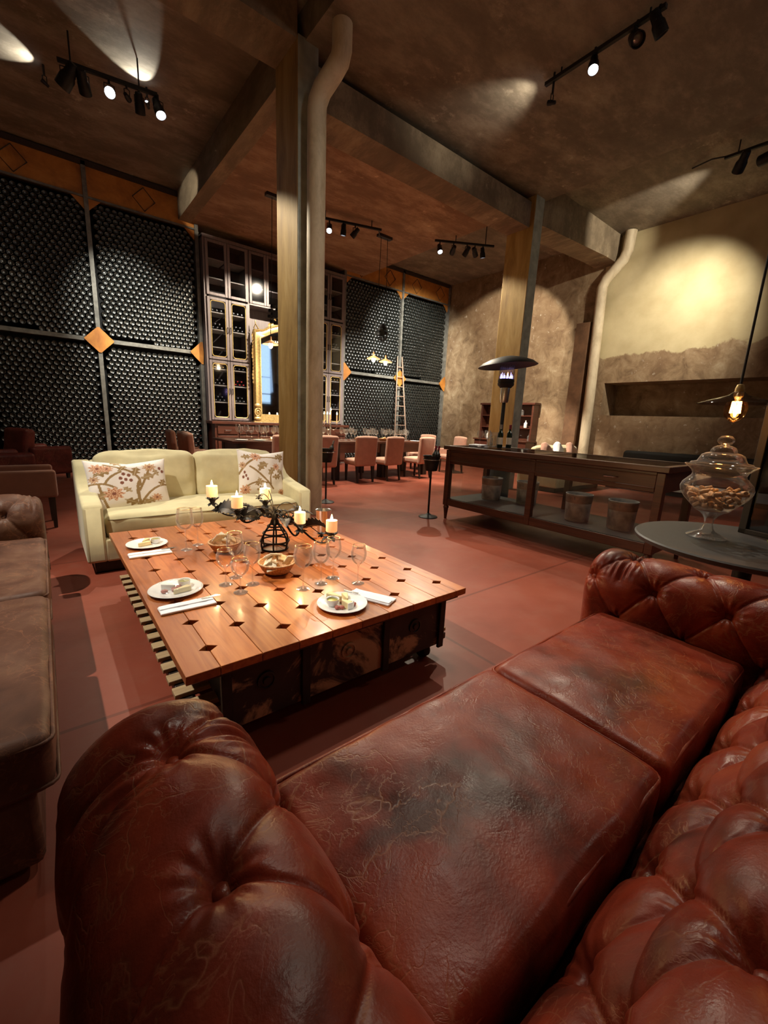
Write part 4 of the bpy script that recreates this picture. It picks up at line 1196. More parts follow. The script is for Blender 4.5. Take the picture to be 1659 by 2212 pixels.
# ------------------------------------------------------------------ cabinet wall with the gilt mirror
CX, CY = 5.14, 10.85
cab = thing('display_cabinet', 'tall mauve wooden wine cabinet with glazed doors around a gilt mirror', 'cabinet', (CX, CY, 0))
def cabx(m): m.v = [(x - CX, y - CY, z) for x, y, z in m.v]; return m
XA, XB = 3.20, 7.06
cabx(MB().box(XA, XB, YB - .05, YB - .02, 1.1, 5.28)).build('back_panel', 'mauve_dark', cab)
for x0, x1 in ((XA, XA + .05), (4.225, 4.265), (6.015, 6.055), (XB - .05, XB)):
    cabx(MB().box(x0, x1, CY + .03, YB - .05, 1.17, 5.28)).build('side_panel', 'mauve', cab)
cabx(MB().box(XA, XB, CY + .02, YB - .05, 5.22, 5.30)).build('cornice', 'mauve', cab, bevel=.008)
cabx(MB().box(XA - .04, XB + .04, CY - .28, YB - .04, 1.10, 1.17)).build('countertop', 'red_wood', cab, bevel=.008)
cabx(MB().box(XA + .04, XB - .04, CY - .22, YB - .05, .08, 1.10)).build('base_unit', 'red_wood', cab)
for k in range(7):
    x = XA + .10 + k * .53
    for z0, z1 in ((.86, 1.05),) + (((.14, .82),) if True else ()):
        d = cabx(MB().box(x, x + .49, CY - .245, CY - .22, z0, z1)).build('drawer' if z0 > .5 else 'cupboard_door', 'red_wood', cab, bevel=.006)
        cabx(MB().tube([(x + .17, CY - .25, (z0 + z1) / 2 + .01), (x + .18, CY - .275, (z0 + z1) / 2 - .01), (x + .31, CY - .275, (z0 + z1) / 2 - .01), (x + .32, CY - .25, (z0 + z1) / 2 + .01)], .008, 6)).build('handle', 'chrome', d)
def door(x0, x1, z0, z1, gilt=True, handle=0, st=.062):
    f = cabx(MB().box(x0, x0 + st, CY, CY + .03, z0, z1).box(x1 - st, x1, CY, CY + .03, z0, z1).box(x0 + st, x1 - st, CY, CY + .03, z0, z0 + st).box(x0 + st, x1 - st, CY, CY + .03, z1 - st, z1)).build('glazed_door', 'mauve', cab, bevel=.006)
    cabx(MB().box(x0 + st, x1 - st, CY + .012, CY + .016, z0 + st, z1 - st)).build('pane', 'pane', f)
    if gilt:
        a, b, c, d = x0 + st + .012, x1 - st - .012, z0 + st + .012, z1 - st - .012; q = .05
        cabx(MB().tube([(x, CY + .004, z) for x, z in ((a + q, c), (b - q, c), (b - q * .3, c + q * .3), (b, c + q), (b, d - q), (b - q * .3, d - q * .3), (b - q, d), (a + q, d), (a + q * .3, d - q * .3), (a, d - q), (a, c + q), (a + q * .3, c + q * .3))], .0085, 5, closed=True)).build('gilt_line', 'gold_line', f)
    if handle:
        hx = x1 - .028 if handle > 0 else x0 + .028; hz = (z0 + z1) / 2
        cabx(MB().tube([(hx, CY - .004, hz - .07), (hx, CY - .034, hz - .05), (hx, CY - .034, hz + .05), (hx, CY - .004, hz + .07)], .009, 6)).build('handle', 'black_steel', f)
cols = [(3.25, 3.735), (3.745, 4.225), (6.055, 6.535), (6.545, 7.01)]
for k, (a, b) in enumerate(cols):
    for z0, z1 in ((1.19, 2.60), (2.62, 4.00)): door(a, b, z0, z1, True, 1 if k % 2 == 0 else -1)
    door(a, b, 4.04, 5.21, False, (1 if k % 2 == 0 else -1) if k > 1 else 0)
    for z in (1.62, 2.02, 2.40, 2.90, 3.30, 3.68, 4.42, 4.82):
        cabx(MB().box(a + .02, b - .02, CY + .05, YB - .06, z - .012, z + .012)).build('shelf', 'shelf_white', cab)
for k in range(4):
    a = 4.265 + k * .4375
    door(a, a + .4325, 4.04, 5.21, False)
    for z in (4.42, 4.82): cabx(MB().box(a, a + .43, CY + .05, YB - .06, z - .012, z + .012)).build('shelf', 'mauve', cab)
cabx(MB().box(4.265, 6.015, CY + .02, YB - .05, 4.0, 4.04)).build('recess_top', 'mauve', cab)
cabx(MB().box(4.265, 6.015, YB - .10, YB - .05, 1.17, 4.0)).build('recess_back', 'mauve', cab)
# bottles lying on the cabinet shelves, neck outwards
bn = MB(); bn.lathe([(0, -.002), (.0150, -.002), (.0165, .004), (.0165, .05)], 12)
bn.cur = 1; bn.lathe([(.0160, .05), (.0175, .09), (.036, .125), (.042, .15), (.042, .30), (.038, .302), (0, .29)], 12)
def lying(mb):
    mb.v = [(x, z, y) for x, y, z in mb.v]; return mb
lying(bn)
def lay_bottles(col, foil, spots, words):
    pb = None
    for k, (x, z) in enumerate(spots):
        if pb is None:
            pb = thing('wine_bottle', words, 'bottle', (x, CY + .06, z), 0, 'bottles ' + words[words.index(' in '):].strip())
            m = MB(); m.v, m.f, m.m = list(bn.v), list(bn.f), list(bn.m)
            sel = [i for i, q in enumerate(m.m) if q == 0]
            c = MB(); c.v = list(bn.v); c.f = [m.f[i] for i in sel]; c.m = [0] * len(c.f)
            g = MB(); g.v = list(bn.v); g.f = [m.f[i] for i, q in enumerate(m.m) if q == 1]; g.m = [0] * len(g.f)
            g.build('glass_body', 'bottle', pb, smooth=40); c.build('foil_cap', foil, pb, smooth=40)
        else: dup(pb, words, (x, CY + .06, z))
bays = [(1.19, 'lowest bay'), (1.632, 'second bay'), (2.032, 'third bay'), (2.412, 'fourth bay'), (2.912, 'fifth bay'), (3.312, 'sixth bay'), (3.692, 'seventh bay')]
names = ['first', 'second', 'third', 'fourth']
for k, (a, b) in enumerate(cols):
    for j, (z0, wd) in enumerate(bays):
        if j in (0, 4) and k != 2: continue
        foil = 'foil_grey'
        if (k, j) == (1, 2): foil = 'red_seal'
        if (k, j) in ((0, 3), (3, 3)): foil = 'foil_gold'
        n = 3
        x0 = a + .135
        sp = [(x0 + i * .10, z0 + .043) for i in range(n)]
        if j not in (3, 6): sp += [(x0 + .05 + i * .10, z0 + .118) for i in range(2)]
        col = {'foil_grey': 'grey', 'red_seal': 'red', 'foil_gold': 'gold'}[foil]
        lay_bottles(None, foil, sp, '%s-capped bottle lying neck outwards in the %s of the %s cabinet door column' % (col, wd, names[k]))

# gilt mirror
mr = thing('wall_mirror', 'tall gilt framed mirror in the middle of the wooden cabinet', 'mirror', (CX, 0, 1.17))
MY = 10.72
W2 = .87
zt = 2.22
pts_o = [(-W2, .06), (-W2, zt), (-W2 + .02, zt + .04), (-.60, zt + .06), (-.42, zt + .18), (-.2, zt + .26), (0, zt + .28)]
outer = pts_o + [(-x, z) for x, z in pts_o[::-1][1:]]
pts_i = [(-W2 + .20, .22), (-W2 + .20, zt - .16), (-.58, zt - .13), (-.40, zt - .02), (-.2, zt + .055), (0, zt + .07)]
inner = pts_i + [(-x, z) for x, z in pts_i[::-1][1:]]
inner_loop = resample(inner, 60)[0].tolist(); outer_loop = resample(outer, 60)[0].tolist()
def frame_strip(A, B, y0, y1, y2, y3):
    """A moulding between two matching loops: front faces step between depths."""
    n = len(A); mb = MB()
    rows = [[(a[0] + (b[0] - a[0]) * k, y, a[1] + (b[1] - a[1]) * k) for a, b in zip(A, B)] for k, y in ((0, .05), (0, y0), (.18, y1), (.32, y0), (.60, y2), (.78, y3), (.92, y1), (1.0, y0), (1.0, .05))]
    vs = [p for r in rows for p in r]; fs = []
    for i in range(len(rows) - 1):
        for j in range(n - 1): fs.append((i * n + j, i * n + j + 1, (i + 1) * n + j + 1, (i + 1) * n + j))
    return mb.add(vs, fs)
fr = frame_strip(outer_loop, inner_loop, -.02, -.06, -.03, -.065)
fr.box(-W2, W2, -.05, .05, 0, .075).box(-W2 + .04, W2 - .04, -.035, .05, .075, .21).box(-W2 - .03, W2 + .03, -.07, .05, -.0, .035)
fr.v = [(x, y + MY, z) for x, y, z in fr.v]
fo = fr.build('frame', 'brass', mr, smooth=50)
g = MB(); g.add([(x, MY + .01, z) for x, z in inner_loop + [(W2 - .2, .20), (-W2 + .2, .20)]], [tuple(range(len(inner_loop) + 2))])
g.build('mirror_glass', 'mirror', mr)
cr = MB()
random.seed(3)
for k in range(26):
    q = k / 25; x = -.40 + .80 * q; h = .10 + .20 * math.sin(PI * q) * (.6 + .4 * math.sin(k * 2.3) ** 2)
    zb = zt + .14 + .12 * math.sin(PI * q)
    leaf(cr, (x, MY - .02, zb), (x + random.uniform(-.08, .08), MY - .05 + random.uniform(-.03, .03), zb + h), .055, 5, up=(0, 1, 0))
    cr.blob((x, MY - .03, zb), .03, .03, .03, 8, 5)
cr.build('crest', 'brass', mr, smooth=60)
for s in (-1, 1):
    c = MB()
    for k in range(14):
        z = .95 + k * .085
        leaf(c, (s * (W2 - .03), MY - .02, z), (s * (W2 + .03 + .02 * math.sin(k)), MY - .05, z + .09), .035, 4, up=(0, 1, 0))
    c.build('side_carving', 'brass', mr, smooth=60)
    c = MB(); c.tube([(s * (W2 - .07) + (.10 * (1 - q / 22)) * math.cos(q * .6), MY - .05, .24 + (.13 * (1 - q / 22)) * math.sin(q * .6)) for q in range(22)], .022, 8)
    c.blob((s * (W2 - .07), MY - .06, .42), .09, .04, .06, 10, 6).blob((s * (W2 - .07), MY - .05, .09), .10, .05, .06, 10, 6)
    c.build('corner_scroll', 'brass', mr, smooth=60)
    c = MB(); c.tube([(s * (W2 - .14), MY - .03, zt + .05), (s * (W2 - .06), MY - .03, zt + .16), (s * (W2 - .02), MY - .03, zt + .05)], .016, 6).blob((s * (W2 - .06), MY - .03, zt + .20), .015, .015, .05, 8, 5)
    c.build('finial', 'brass', mr, smooth=60)
def lettering(text, loc, size, mat, name, label=None, parent=None, cat=None, rot=(PI / 2, 0, 0), depth=.001):
    c = bpy.data.curves.new(name, 'FONT'); c.body = text; c.size = size; c.extrude = depth
    o = bpy.data.objects.new(name, c); COL.objects.link(o)
    dg = bpy.context.evaluated_depsgraph_get()
    me = bpy.data.meshes.new_from_object(o.evaluated_get(dg))
    bpy.data.objects.remove(o)
    me.materials.clear(); me.materials.append(MT[mat])
    o = bpy.data.objects.new(name, me); COL.objects.link(o)
    o.location = loc; o.rotation_euler = rot
    if parent is not None: o.parent = parent
    return o
lettering('NAR', (4.765 - CX, MY - .002, 3.165 - 1.17), .095, 'print_white', 'lettering', parent=mr)
# two little lamps standing before the mirror
for k, (x, lab) in enumerate(((4.68, 'small white capped bottle before the mirror, the left one'), (4.90, 'small white capped bottle before the mirror, by the pillar'))):
    t = thing('spray_bottle', lab, 'bottle', (x, CY - .10, 1.17))
    MB().lathe([(0, 0), (.042, 0), (.045, .01), (.045, .15), (.030, .18), (.018, .195), (.018, .21), (0, .21)], 16).build('bottle_body', 'white_china', t, smooth=40)
    MB().lathe([(0, .21), (.034, .21), (.030, .25), (.020, .275), (.014, .29), (0, .29)], 14).build('cap', 'cheese_white', t, smooth=40)

# ladder
ld = thing('ladder', 'narrow wooden ladder leaning on the right bottle rack', 'ladder', (9.33, 10.72, 0))
def L(s, z):
    k = z / 3.42
    return ((s * (.30 - .205 * k)) + .0, .30 * k, z)
for s in (-1, 1): MB().tube([L(s, 0), L(s, 1.15), L(s, 2.3), L(s, 3.42)], .022, 6).build('rail', 'ladder', ld, smooth=60)
for k in range(10):
    z = .30 + k * .31
    MB().tube([L(-1, z), L(1, z)], .015, 6).build('rung', 'ladder', ld)

# ------------------------------------------------------------------ dining table and chairs
DT = .86
dt = thing('dining_table', 'long dark dining table in front of the cabinet wall', 'dining table', (5.35, 8.45, 0))
def dtx(m): m.v = [(x - 5.35, y - 8.45, z) for x, y, z in m.v]; return m
dtx(MB().box(2.70, 8.0, 7.86, 9.04, DT - .045, DT)).build('tabletop', 'counter_wood', dt, bevel=.006)
dtx(MB().box(2.86, 7.84, 7.98, 8.02, DT - .26, DT - .045).box(2.86, 7.84, 8.88, 8.92, DT - .26, DT - .045).box(2.86, 2.90, 7.98, 8.92, DT - .26, DT - .045).box(7.80, 7.84, 7.98, 8.92, DT - .26, DT - .045)).build('apron', 'red_wood', dt)
for x in (2.92, 5.05, 6.35, 7.78):
    for y in (8.02, 8.88): dtx(MB().box(x - .07, x + .07, y - .07, y + .07, 0, DT - .046)).build('leg', 'dark_wood', dt, bevel=.006)
def dining_chair(label, x, y, rot, mat='pink', arms=False, group=None):
    """Faces local +y."""
    t = thing('dining_armchair' if arms else 'dining_chair', label, 'armchair' if arms else 'chair', (x, y, 0), rot, group)
    move(rbox(.50, .50, .13, .045, 14, crown=(0, .01, .02)), (0, .06, .435)).build('seat', mat, t, smooth=180)
    b = rbox(.53, .10, .64, .04, 16, crown=(0, .015, .01))
    for i, (u, v, w) in enumerate(b.v):
        b.v[i] = (u * (1 + .04 * (w + .32)), v - .075 * (w + .32) - .0 * u * u, w + .012 * math.cos(u * 5))
    move(b, (0, -.20, .675)).build('backrest', mat, t, smooth=180)
    if arms:
        for s in (-1, 1):
            move(rbox(.09, .54, .30, .03, 12), (s * .285, .04, .515)).build('armrest', mat, t, smooth=180)
    for sx in (-1, 1):
        taper_leg(MB(), sx * .20, .26, 0, .38, .026, .017).build('leg', 'dark_wood', t)
        taper_leg(MB(), sx * .20, -.18, 0, .38, .026, .017, 0, -.05).build('leg', 'dark_wood', t)
    return t
dining_chair('rose upholstered dining chair behind the ice bucket stand by the centre pillar', 4.42, 7.62, .04)
dining_chair('rose dining chair seen from behind, the first one clear of the pillar', 5.44, 7.62, -.05)
dining_chair('rose dining chair seen from behind, in the middle of the near table side', 6.20, 7.60, .10)
dining_chair('rose dining chair pulled askew near the wine bucket stand', 7.22, 7.62, .14)
for x, w in ((3.55, 'hidden in part by the floral pillow'),): dining_chair('rose dining chair on the near table side, ' + w, x, 7.66, .02)
dining_chair('rose armchair at the left end of the dining table, the nearer one', 2.16, 8.02, -PI / 2 + .12, arms=True)
dining_chair('rose armchair at the left end of the dining table, the farther one', 2.10, 8.78, -PI / 2 - .05, arms=True)
dining_chair('rose armchair at the right end of the dining table, nearest the display counter', 8.92, 8.05, PI / 2 - .25, arms=True)
dining_chair('rose armchair at the right end of the dining table, farther one', 8.62, 8.95, PI / 2 + .15, arms=True)
dining_chair('brown upholstered armchair at the left edge behind the worn leather sofa', -.27, 6.10, -PI / 2 + .04, 'pink_dark', arms=True)
# red leather club chairs at the far left
def club_chair(label, x, y, rot):
    t = thing('club_chair', label, 'armchair', (x, y, 0), rot)
    move(rbox(.60, .62, .20, .06, 14, crown=(0, .01, .03)), (0, .05, .36)).build('seat', 'leather_red', t, smooth=180)
    move(rbox(.66, .18, .62, .06, 14, crown=(0, .02, .01)), (0, -.30, .62), (-.14, 0, 0)).build('backrest', 'leather_red', t, smooth=180)
    for s in (-1, 1): move(rbox(.15, .68, .52, .06, 14), (s * .37, .0, .36)).build('armrest', 'leather_red', t, smooth=180)
    for sx in (-1, 1):
        for sy in (-.26, .28): taper_leg(MB(), sx * .32, sy, 0, .16, .03, .022).build('leg', 'dark_wood', t)
club_chair('dark red leather club chair in front of the bottle rack at the far left', -.12, 10.25, -PI / 2 + .5)
club_chair('dark red leather club chair at the left edge, cut by the picture', -.60, 8.9, -PI / 2 + .3)

# things on the dining table
gl = None
def dglass(x, y, words, h=.20, r=.040):
    return wine_glass(words, (x, y), h, r, None, 14, 'wine glasses on the dining table, ' + words.split(', ')[1], z=DT)
random.seed(11)
for x0, y0, w, n in ((3.02, 8.30, 'at its left end', 4), (3.45, 8.25, 'left of the tea light', 5), (3.85, 8.35, 'by the tea light', 5), (4.80, 8.32, 'around the silver candelabra', 6), (5.55, 8.35, 'behind the first clear chair', 6),
                    (6.2, 8.35, 'behind the middle chair', 6), (6.75, 8.35, 'at the foot of the ladder', 6), (7.35, 8.45, 'near its right end', 6)):
    for k in range(n):
        dglass(x0 + .115 * (k % 3) + random.uniform(-.02, .02), y0 + .20 * (k // 3) + random.uniform(-.03, .03), 'empty wine glass on the dining table, ' + w, .265 + .03 * (k % 2), .050)
for x, y, w in ((2.95, 8.08, 'at the left end'), (3.30, 8.05, 'second from the left'), (5.05, 8.10, 'before the silver candelabra'), (5.95, 8.08, 'between the two backward chairs'), (6.85, 8.1, 'left of the askew chair'), (7.55, 8.15, 'at the right end')):
    p = MB().lathe([(0, .003), (.075, .003), (.125, .016), (.123, .019), (.072, .008), (0, .008)], 28).build('plate', 'white_china', smooth=50)
    p.location = (x, y, DT - .002); tag(p, 'white plate on the near side of the dining table, ' + w, 'plate')
for x, y, w in ((4.98, 8.28, 'under the silver candelabra'), (5.82, 8.22, 'between the two backward chairs'), (6.55, 8.22, 'behind the middle chair')):
    t = thing('bread_basket', 'wicker bread basket on the dining table, ' + w, 'basket', (x, y, DT))
    MB().lathe([(0, .003), (.07, .003), (.115, .055), (.118, .06), (.108, .055), (.066, .01), (0, .01)], 24).build('bowl', 'basket', t, smooth=40)
    for k in range(3):
        b = move(rbox(.10, .05, .035, .015, 8, wr=.004, wf=25, seed=k), (0, 0, 0)).build('bread_slice', 'bread', smooth=180)
        b.location = (x - .05 + .05 * k, y + .03 * (k - 1), DT + .045 + .012 * k); b.rotation_euler = (.4 * (k - 1), .3, .9 * k)
        tag(b, 'bread slice in the basket %s, the %s one' % (w, ('lowest', 'middle', 'top')[k]), 'bread')
for x, y, w in ((3.62, 8.18, 'left of the centre pillar'), (3.92, 8.14, 'half behind the centre pillar'), (4.72, 8.2, 'right of the centre pillar'), (7.12, 8.25, 'near the askew chair'), (5.30, 8.5, 'behind the silver candelabra')):
    t = thing('tea_light', 'glowing tea light glass on the dining table, ' + w, 'candle', (x, y, DT))
    MB().lathe([(0, .002), (.030, .002), (.036, .065), (.034, .065), (.028, .006), (0, .006)], 18).build('holder', 'glass', t, smooth=50)
    MB().lathe([(0, .006), (.026, .006), (.028, .030), (0, .030)], 16).build('wax', 'wax', t, smooth=40)
    MB().lathe([(0, .031), (.010, .036), (.011, .044), (0, .066)], 10).build('flame', 'flame', t, smooth=180)
    point_light('candle_light', t, (0, 0, .075), 1.0, (1, .62, .28), .01)
for x, y, w in ((3.84, 8.32, 'by the centre pillar'),):
    t = MB().lathe([(0, 0), (.036, 0), (.040, .10), (.030, .11), (0, .11)], 16).build('jar', 'shade_brass', smooth=40)
    t.location = (x, y, DT); tag(t, 'orange glass jar on the dining table by the centre pillar', 'jar')
sc = thing('candelabra', 'silver branched candelabra with five tall candles on the dining table', 'candelabra', (5.27, 8.62, DT))
MB().lathe([(0, 0), (.085, 0), (.080, .012), (.030, .030), (.016, .06), (.022, .10), (.012, .14), (.014, .24), (.024, .30), (.014, .33), (.016, .42), (0, .44)], 20).build('stem', 'chrome', sc, smooth=50)
pos = []
for k in range(5):
    a = 2 * PI * k / 5 + .3
    e = Vector((.155 * math.cos(a), .155 * math.sin(a), .36)) if k else Vector((0, 0, .46))
    if k == 0: e = Vector((0, 0, .45))
    pos.append(e)
    m = MB()
    if k: m.tube(bez(Vector((0, 0, .28)), e * .4 + Vector((0, 0, .05)), e * 1.05 - Vector((0, 0, .16)), e), .008, 6)
    m.lathe([(0, -.01), (.020, -.01), (.026, 0), (.012, .004), (.013, .02), (0, .02)], 12, at=tuple(e))
    m.build('branch', 'chrome', sc, smooth=50)
for k, e in enumerate(pos):
    t = thing('taper_candle', 'lit ivory taper candle in the silver candelabra, ' + ('the raised centre one', 'the one at right', 'the one at the back', 'the one at left', 'the one in front')[k], 'candle', Vector((5.27, 8.62, DT)) + e + Vector((0, 0, .012)))
    MB().lathe([(0, 0), (.0125, 0), (.0105, .20), (.004, .205), (0, .205)], 12).build('wax', 'wax', t, smooth=50)
    MB().lathe([(0, .205), (.012, .215), (.014, .228), (.008, .250), (0, .275)], 10).build('flame', 'flame', t, smooth=180)
    if k < 3: point_light('candle_light', t, (0, 0, .27), 2.2, (1, .66, .32), .012)

# rise-and-fall pendants over the dining table
def pendant_pair(lab, cx, cy, lamps, orn):
    t = thing('pendant_lamp', lab, 'pendant lamp', (cx, cy, ZS))
    MB().box(-.19, .19, -.06, .06, -.055, 0).build('canopy', 'dark_wood', t, bevel=.004)
    o = MB()
    ox, oz = orn[0] - cx, orn[1] - ZS
    for k in range(9):
        a = 2 * PI * k / 9
        o.X = Matrix.Translation((ox + .10 * math.cos(a), .02 * math.sin(2 * a), oz + .16 * math.sin(a)))
        o.lathe([(0, -.035), (.05, -.03), (.055, 0), (.05, .03), (0, .035)], 10)
    o.X = Matrix.Translation((ox, 0, oz)) @ Matrix.Rotation(PI / 2, 4, 'X')
    o.lathe([(0, -.03), (.07, -.03), (.075, 0), (.07, .03), (0, .03)], 16)
    o.X = None
    o.build('counterweight', 'black_steel', t, smooth=50)
    for k, (x, z) in enumerate(lamps):
        dx = x - cx; dz = z - ZS
        MB().tube([(dx * .5, 0, -.05), (dx * .62, 0, -1.0), (dx, 0, dz + .16)], .0065, 6).build('cord', 'black_matte', t)
        s = MB().lathe([(.018, dz + .17), (.022, dz + .10), (.03, dz + .09), (.16, dz + .02), (.162, dz + .012), (.155, dz + .016), (.026, dz + .082), (.016, dz + .09)], 24, at=(dx, 0, 0)).build('shade', 'shade_brass', t, smooth=40)
        b = MB(); b.blob((dx, 0, dz), .045, .045, .065, 14, 10); b.build('bulb', 'bulb_lit', s, smooth=180)
        point_light('pendant_light', t, (dx, 0, dz - .08), 16, (1, .74, .44), .03)
pendant_pair('rise-and-fall pendant with two lit lamps in front of the right bottle rack', 6.56, 8.5, [(6.37, 2.78), (6.74, 2.75)], (6.60, 3.42))
pendant_pair('rise-and-fall pendant half behind the centre pillar, in front of the mirror', 3.93, 8.6, [(3.80, 2.76), (4.17, 2.73)], (3.90, 3.36))

# ------------------------------------------------------------------ glazed display counter
KX0, KX1, KY0, KY1, KZ = 4.42, 5.36, 1.36, 4.10, 1.05
ct = thing('display_counter', 'long antique wooden shop counter glazed on all sides', 'counter', (4.89, 2.73, 0))
def kx(m): m.v = [(x - 4.89, y - 2.73, z) for x, y, z in m.v]; return m
leg = .075
for x in (KX0, KX1 - leg):
    for y in (KY0, 2.73 - leg / 2, KY1 - leg):
        o = kx(MB().box(x, x + leg, y, y + leg, .20, KZ - .06)).build('post', 'counter_wood', ct, bevel=.006)
        if y != 2.73 - leg / 2: kx(MB().lathe([(0, 0), (.019, 0), (.024, .06), (.034, .15), (.042, .17), (.034, .185), (.036, .20), (0, .20)], 14, at=(x + leg / 2, y + leg / 2, 0))).build('foot', 'counter_wood', o, smooth=40)
for x in (KX0 + .008, KX1 - .052):
    kx(MB().box(x, x + .044, KY0 + leg, KY1 - leg, .20, .30)).build('bottom_rail', 'counter_wood', ct, bevel=.006)
    r = kx(MB().box(x, x + .044, KY0 + leg, KY1 - leg, .80, KZ - .055)).build('drawer_rail', 'counter_wood', ct, bevel=.006)
    kx(MB().box(x - .014, x + .058, KY0 + leg, KY1 - leg, .835, .850).box(x - .010, x + .054, KY0 + leg, KY1 - leg, .955, .967)).build('moulding', 'counter_wood', r, bevel=.004)
for y in (KY0 + .008, KY1 - .052):
    kx(MB().box(KX0 + leg, KX1 - leg, y, y + .044, .20, .30)).build('bottom_rail', 'counter_wood', ct, bevel=.006)
    kx(MB().box(KX0 + leg, KX1 - leg, y, y + .044, .80, KZ - .055)).build('top_rail', 'counter_wood', ct, bevel=.006)
kx(MB().box(KX0 + .02, KX1 - .02, KY0 + .02, KY1 - .02, .285, .305)).build('shelf', 'table_grey', ct)
f = kx(MB().box(KX0 - .03, KX0 + .05, KY0 - .03, KY1 + .03, KZ - .055, KZ).box(KX1 - .05, KX1 + .03, KY0 - .03, KY1 + .03, KZ - .055, KZ).box(KX0 + .05, KX1 - .05, KY0 - .03, KY0 + .05, KZ - .055, KZ).box(KX0 + .05, KX1 - .05, KY1 - .05, KY1 + .03, KZ - .055, KZ).box(KX0 + .05, KX1 - .05, 2.70, 2.76, KZ - .055, KZ)).build('top_frame', 'counter_wood', ct, bevel=.005)
for y0, y1 in ((KY0 + .05, 2.70), (2.76, KY1 - .05)):
    kx(MB().box(KX0 + .05, KX1 - .05, y0, y1, KZ - .009, KZ - .001)).build('glass_top', 'counter_pane', f)
for x in (KX0 + .028, KX1 - .032):
    for y0, y1 in ((KY0 + leg, 2.73 - leg / 2), (2.73 + leg / 2, KY1 - leg)):
        kx(MB().box(x, x + .004, y0, y1, .30, .80)).build('glass_pane', 'counter_pane', ct)
for y in (KY0 + .028, KY1 - .032): kx(MB().box(KX0 + leg, KX1 - leg, y, y + .004, .30, .80)).build('glass_pane', 'counter_pane', ct)
kx(MB().tube([(KX0 - .004, 1.78, .905), (KX0 - .026, 1.80, .905), (KX0 - .026, 1.90, .905), (KX0 - .004, 1.92, .905)], .006, 6)).build('handle', 'chrome', ct)
for k, (x, y, w) in enumerate(((5.00, 3.70, 'at the far left'), (5.16, 3.22, 'half behind the middle stile'), (4.82, 2.32, 'just right of the middle stile'), (4.84, 1.84, 'at the right end'))):
    t = thing('pail', 'grey lidless pail on the counter shelf, ' + w, 'pail', (x, y, .305))
    MB().lathe([(0, 0), (.125, 0), (.130, .006), (.145, .30), (.150, .305), (.150, .315), (.142, .315), (.126, .02), (0, .02)], 28).build('bucket', 'pail', t, smooth=40)
    MB().lathe([(.1395, .215), (.1425, .215), (.1478, .295), (.1445, .295)], 28).build('band', 'pail_band', t, smooth=40)
    MB().tube([(.148 * math.cos(a), -.02, .29 - .12 * math.sin(a)) for a in [PI * i / 12 for i in range(13)]], .004, 5).build('handle', 'chrome', t)
# things on the counter
def standing_bottle(label, x, y, z, cap, mat='bottle_green', lab=True, s=1.0, rot=0, tilt=(0, 0)):
    t = thing('wine_bottle', label, 'bottle', (x, y, z), rot)
    t.rotation_euler = (tilt[0], tilt[1], rot)
    MB().lathe([(0, .006), (.030, 0), (.036, .002), (.038, .012), (.038, .19), (.033, .212), (.018, .236), (.0145, .25), (.0145, .305), (.016, .306), (.016, .318), (0, .318)], 22).build('glass_body', mat, t, smooth=40)
    if lab:
        m = MB(); n = 14
        m.add([(.0386 * math.cos(a), .0386 * math.sin(a), zz) for zz in (.05, .145) for a in [-PI * .42 + PI * .84 * i / n for i in range(n + 1)]], [(i, i + 1, n + 2 + i, n + 1 + i) for i in range(n)])
        m.build('label', 'label', t, smooth=180)
    MB().lathe([(.0152, .262), (.0155, .306), (.0172, .307), (.0172, .320), (0, .3205)], 18).build('capsule', cap, t, smooth=40)
    return t
standing_bottle('green wine bottle with cream label on the counter, the left of two', 4.95, 3.60, KZ, 'foil_grey', rot=PI + .55)
standing_bottle('dark wine bottle with red capsule on the counter, the right of two', 5.10, 3.56, KZ, 'capsule', rot=PI + .55)
pl = move(rbox(.24, .20, .022, .009, 12, wr=.002), (0, 0, .011)).build('napkin', 'napkin', smooth=180); pl.location = (4.98, 4.0, KZ - .001); pl.rotation_euler = (0, 0, .3)
tag(pl, 'white folded napkin stack at the left end of the display counter', 'napkin')
wine_glass('wine glass at the left of the group on the display counter', (4.76, 3.80), .225, .044, None, 24, z=KZ)
wine_glass('wine glass holding a pale wine, second from left on the display counter', (4.80, 3.71), .235, .046, None, 24, z=KZ)
wine_glass('wine glass behind the pitcher on the display counter', (4.98, 3.84), .23, .044, None, 24, z=KZ)
def vessel(name, label, cat, x, y, r, h, fill):
    t = thing(name, label, cat, (x, y, KZ))
    MB().lathe([(0, .004), (r * .9, .002), (r * .95, .012), (r, h), (r * .97, h), (r * .9, .016), (0, .012)], 26).build('glass_body', 'glass', t, smooth=50)
    if fill: MB().lathe([(0, .014), (r * .89, .016), (r * .93, h * fill), (0, h * fill)], 26).build('water', 'water', t, smooth=50)
    return t
vessel('water_tumbler', 'half full water glass left of the pitcher on the display counter', 'tumbler', 4.86, 3.70, .040, .13, .55)
pt = vessel('pitcher', 'clear glass pitcher of water beside the bottles on the display counter', 'pitcher', 4.90, 3.665, .058, .21, .8)
MB().tube([(-.055, 0, .17), (-.095, 0, .165), (-.10, 0, .10), (-.085, 0, .05), (-.052, 0, .045)], .008, 8).build('handle', 'glass', pt, smooth=180)
dp = MB().lathe([(0, .002), (.05, .002), (.06, .012), (.058, .014), (.045, .006), (0, .006)], 24).build('glass_dish', 'glass', smooth=50); dp.location = (5.10, 3.30, KZ); tag(dp, 'small glass dish right of the bottles on the display counter', 'dish')

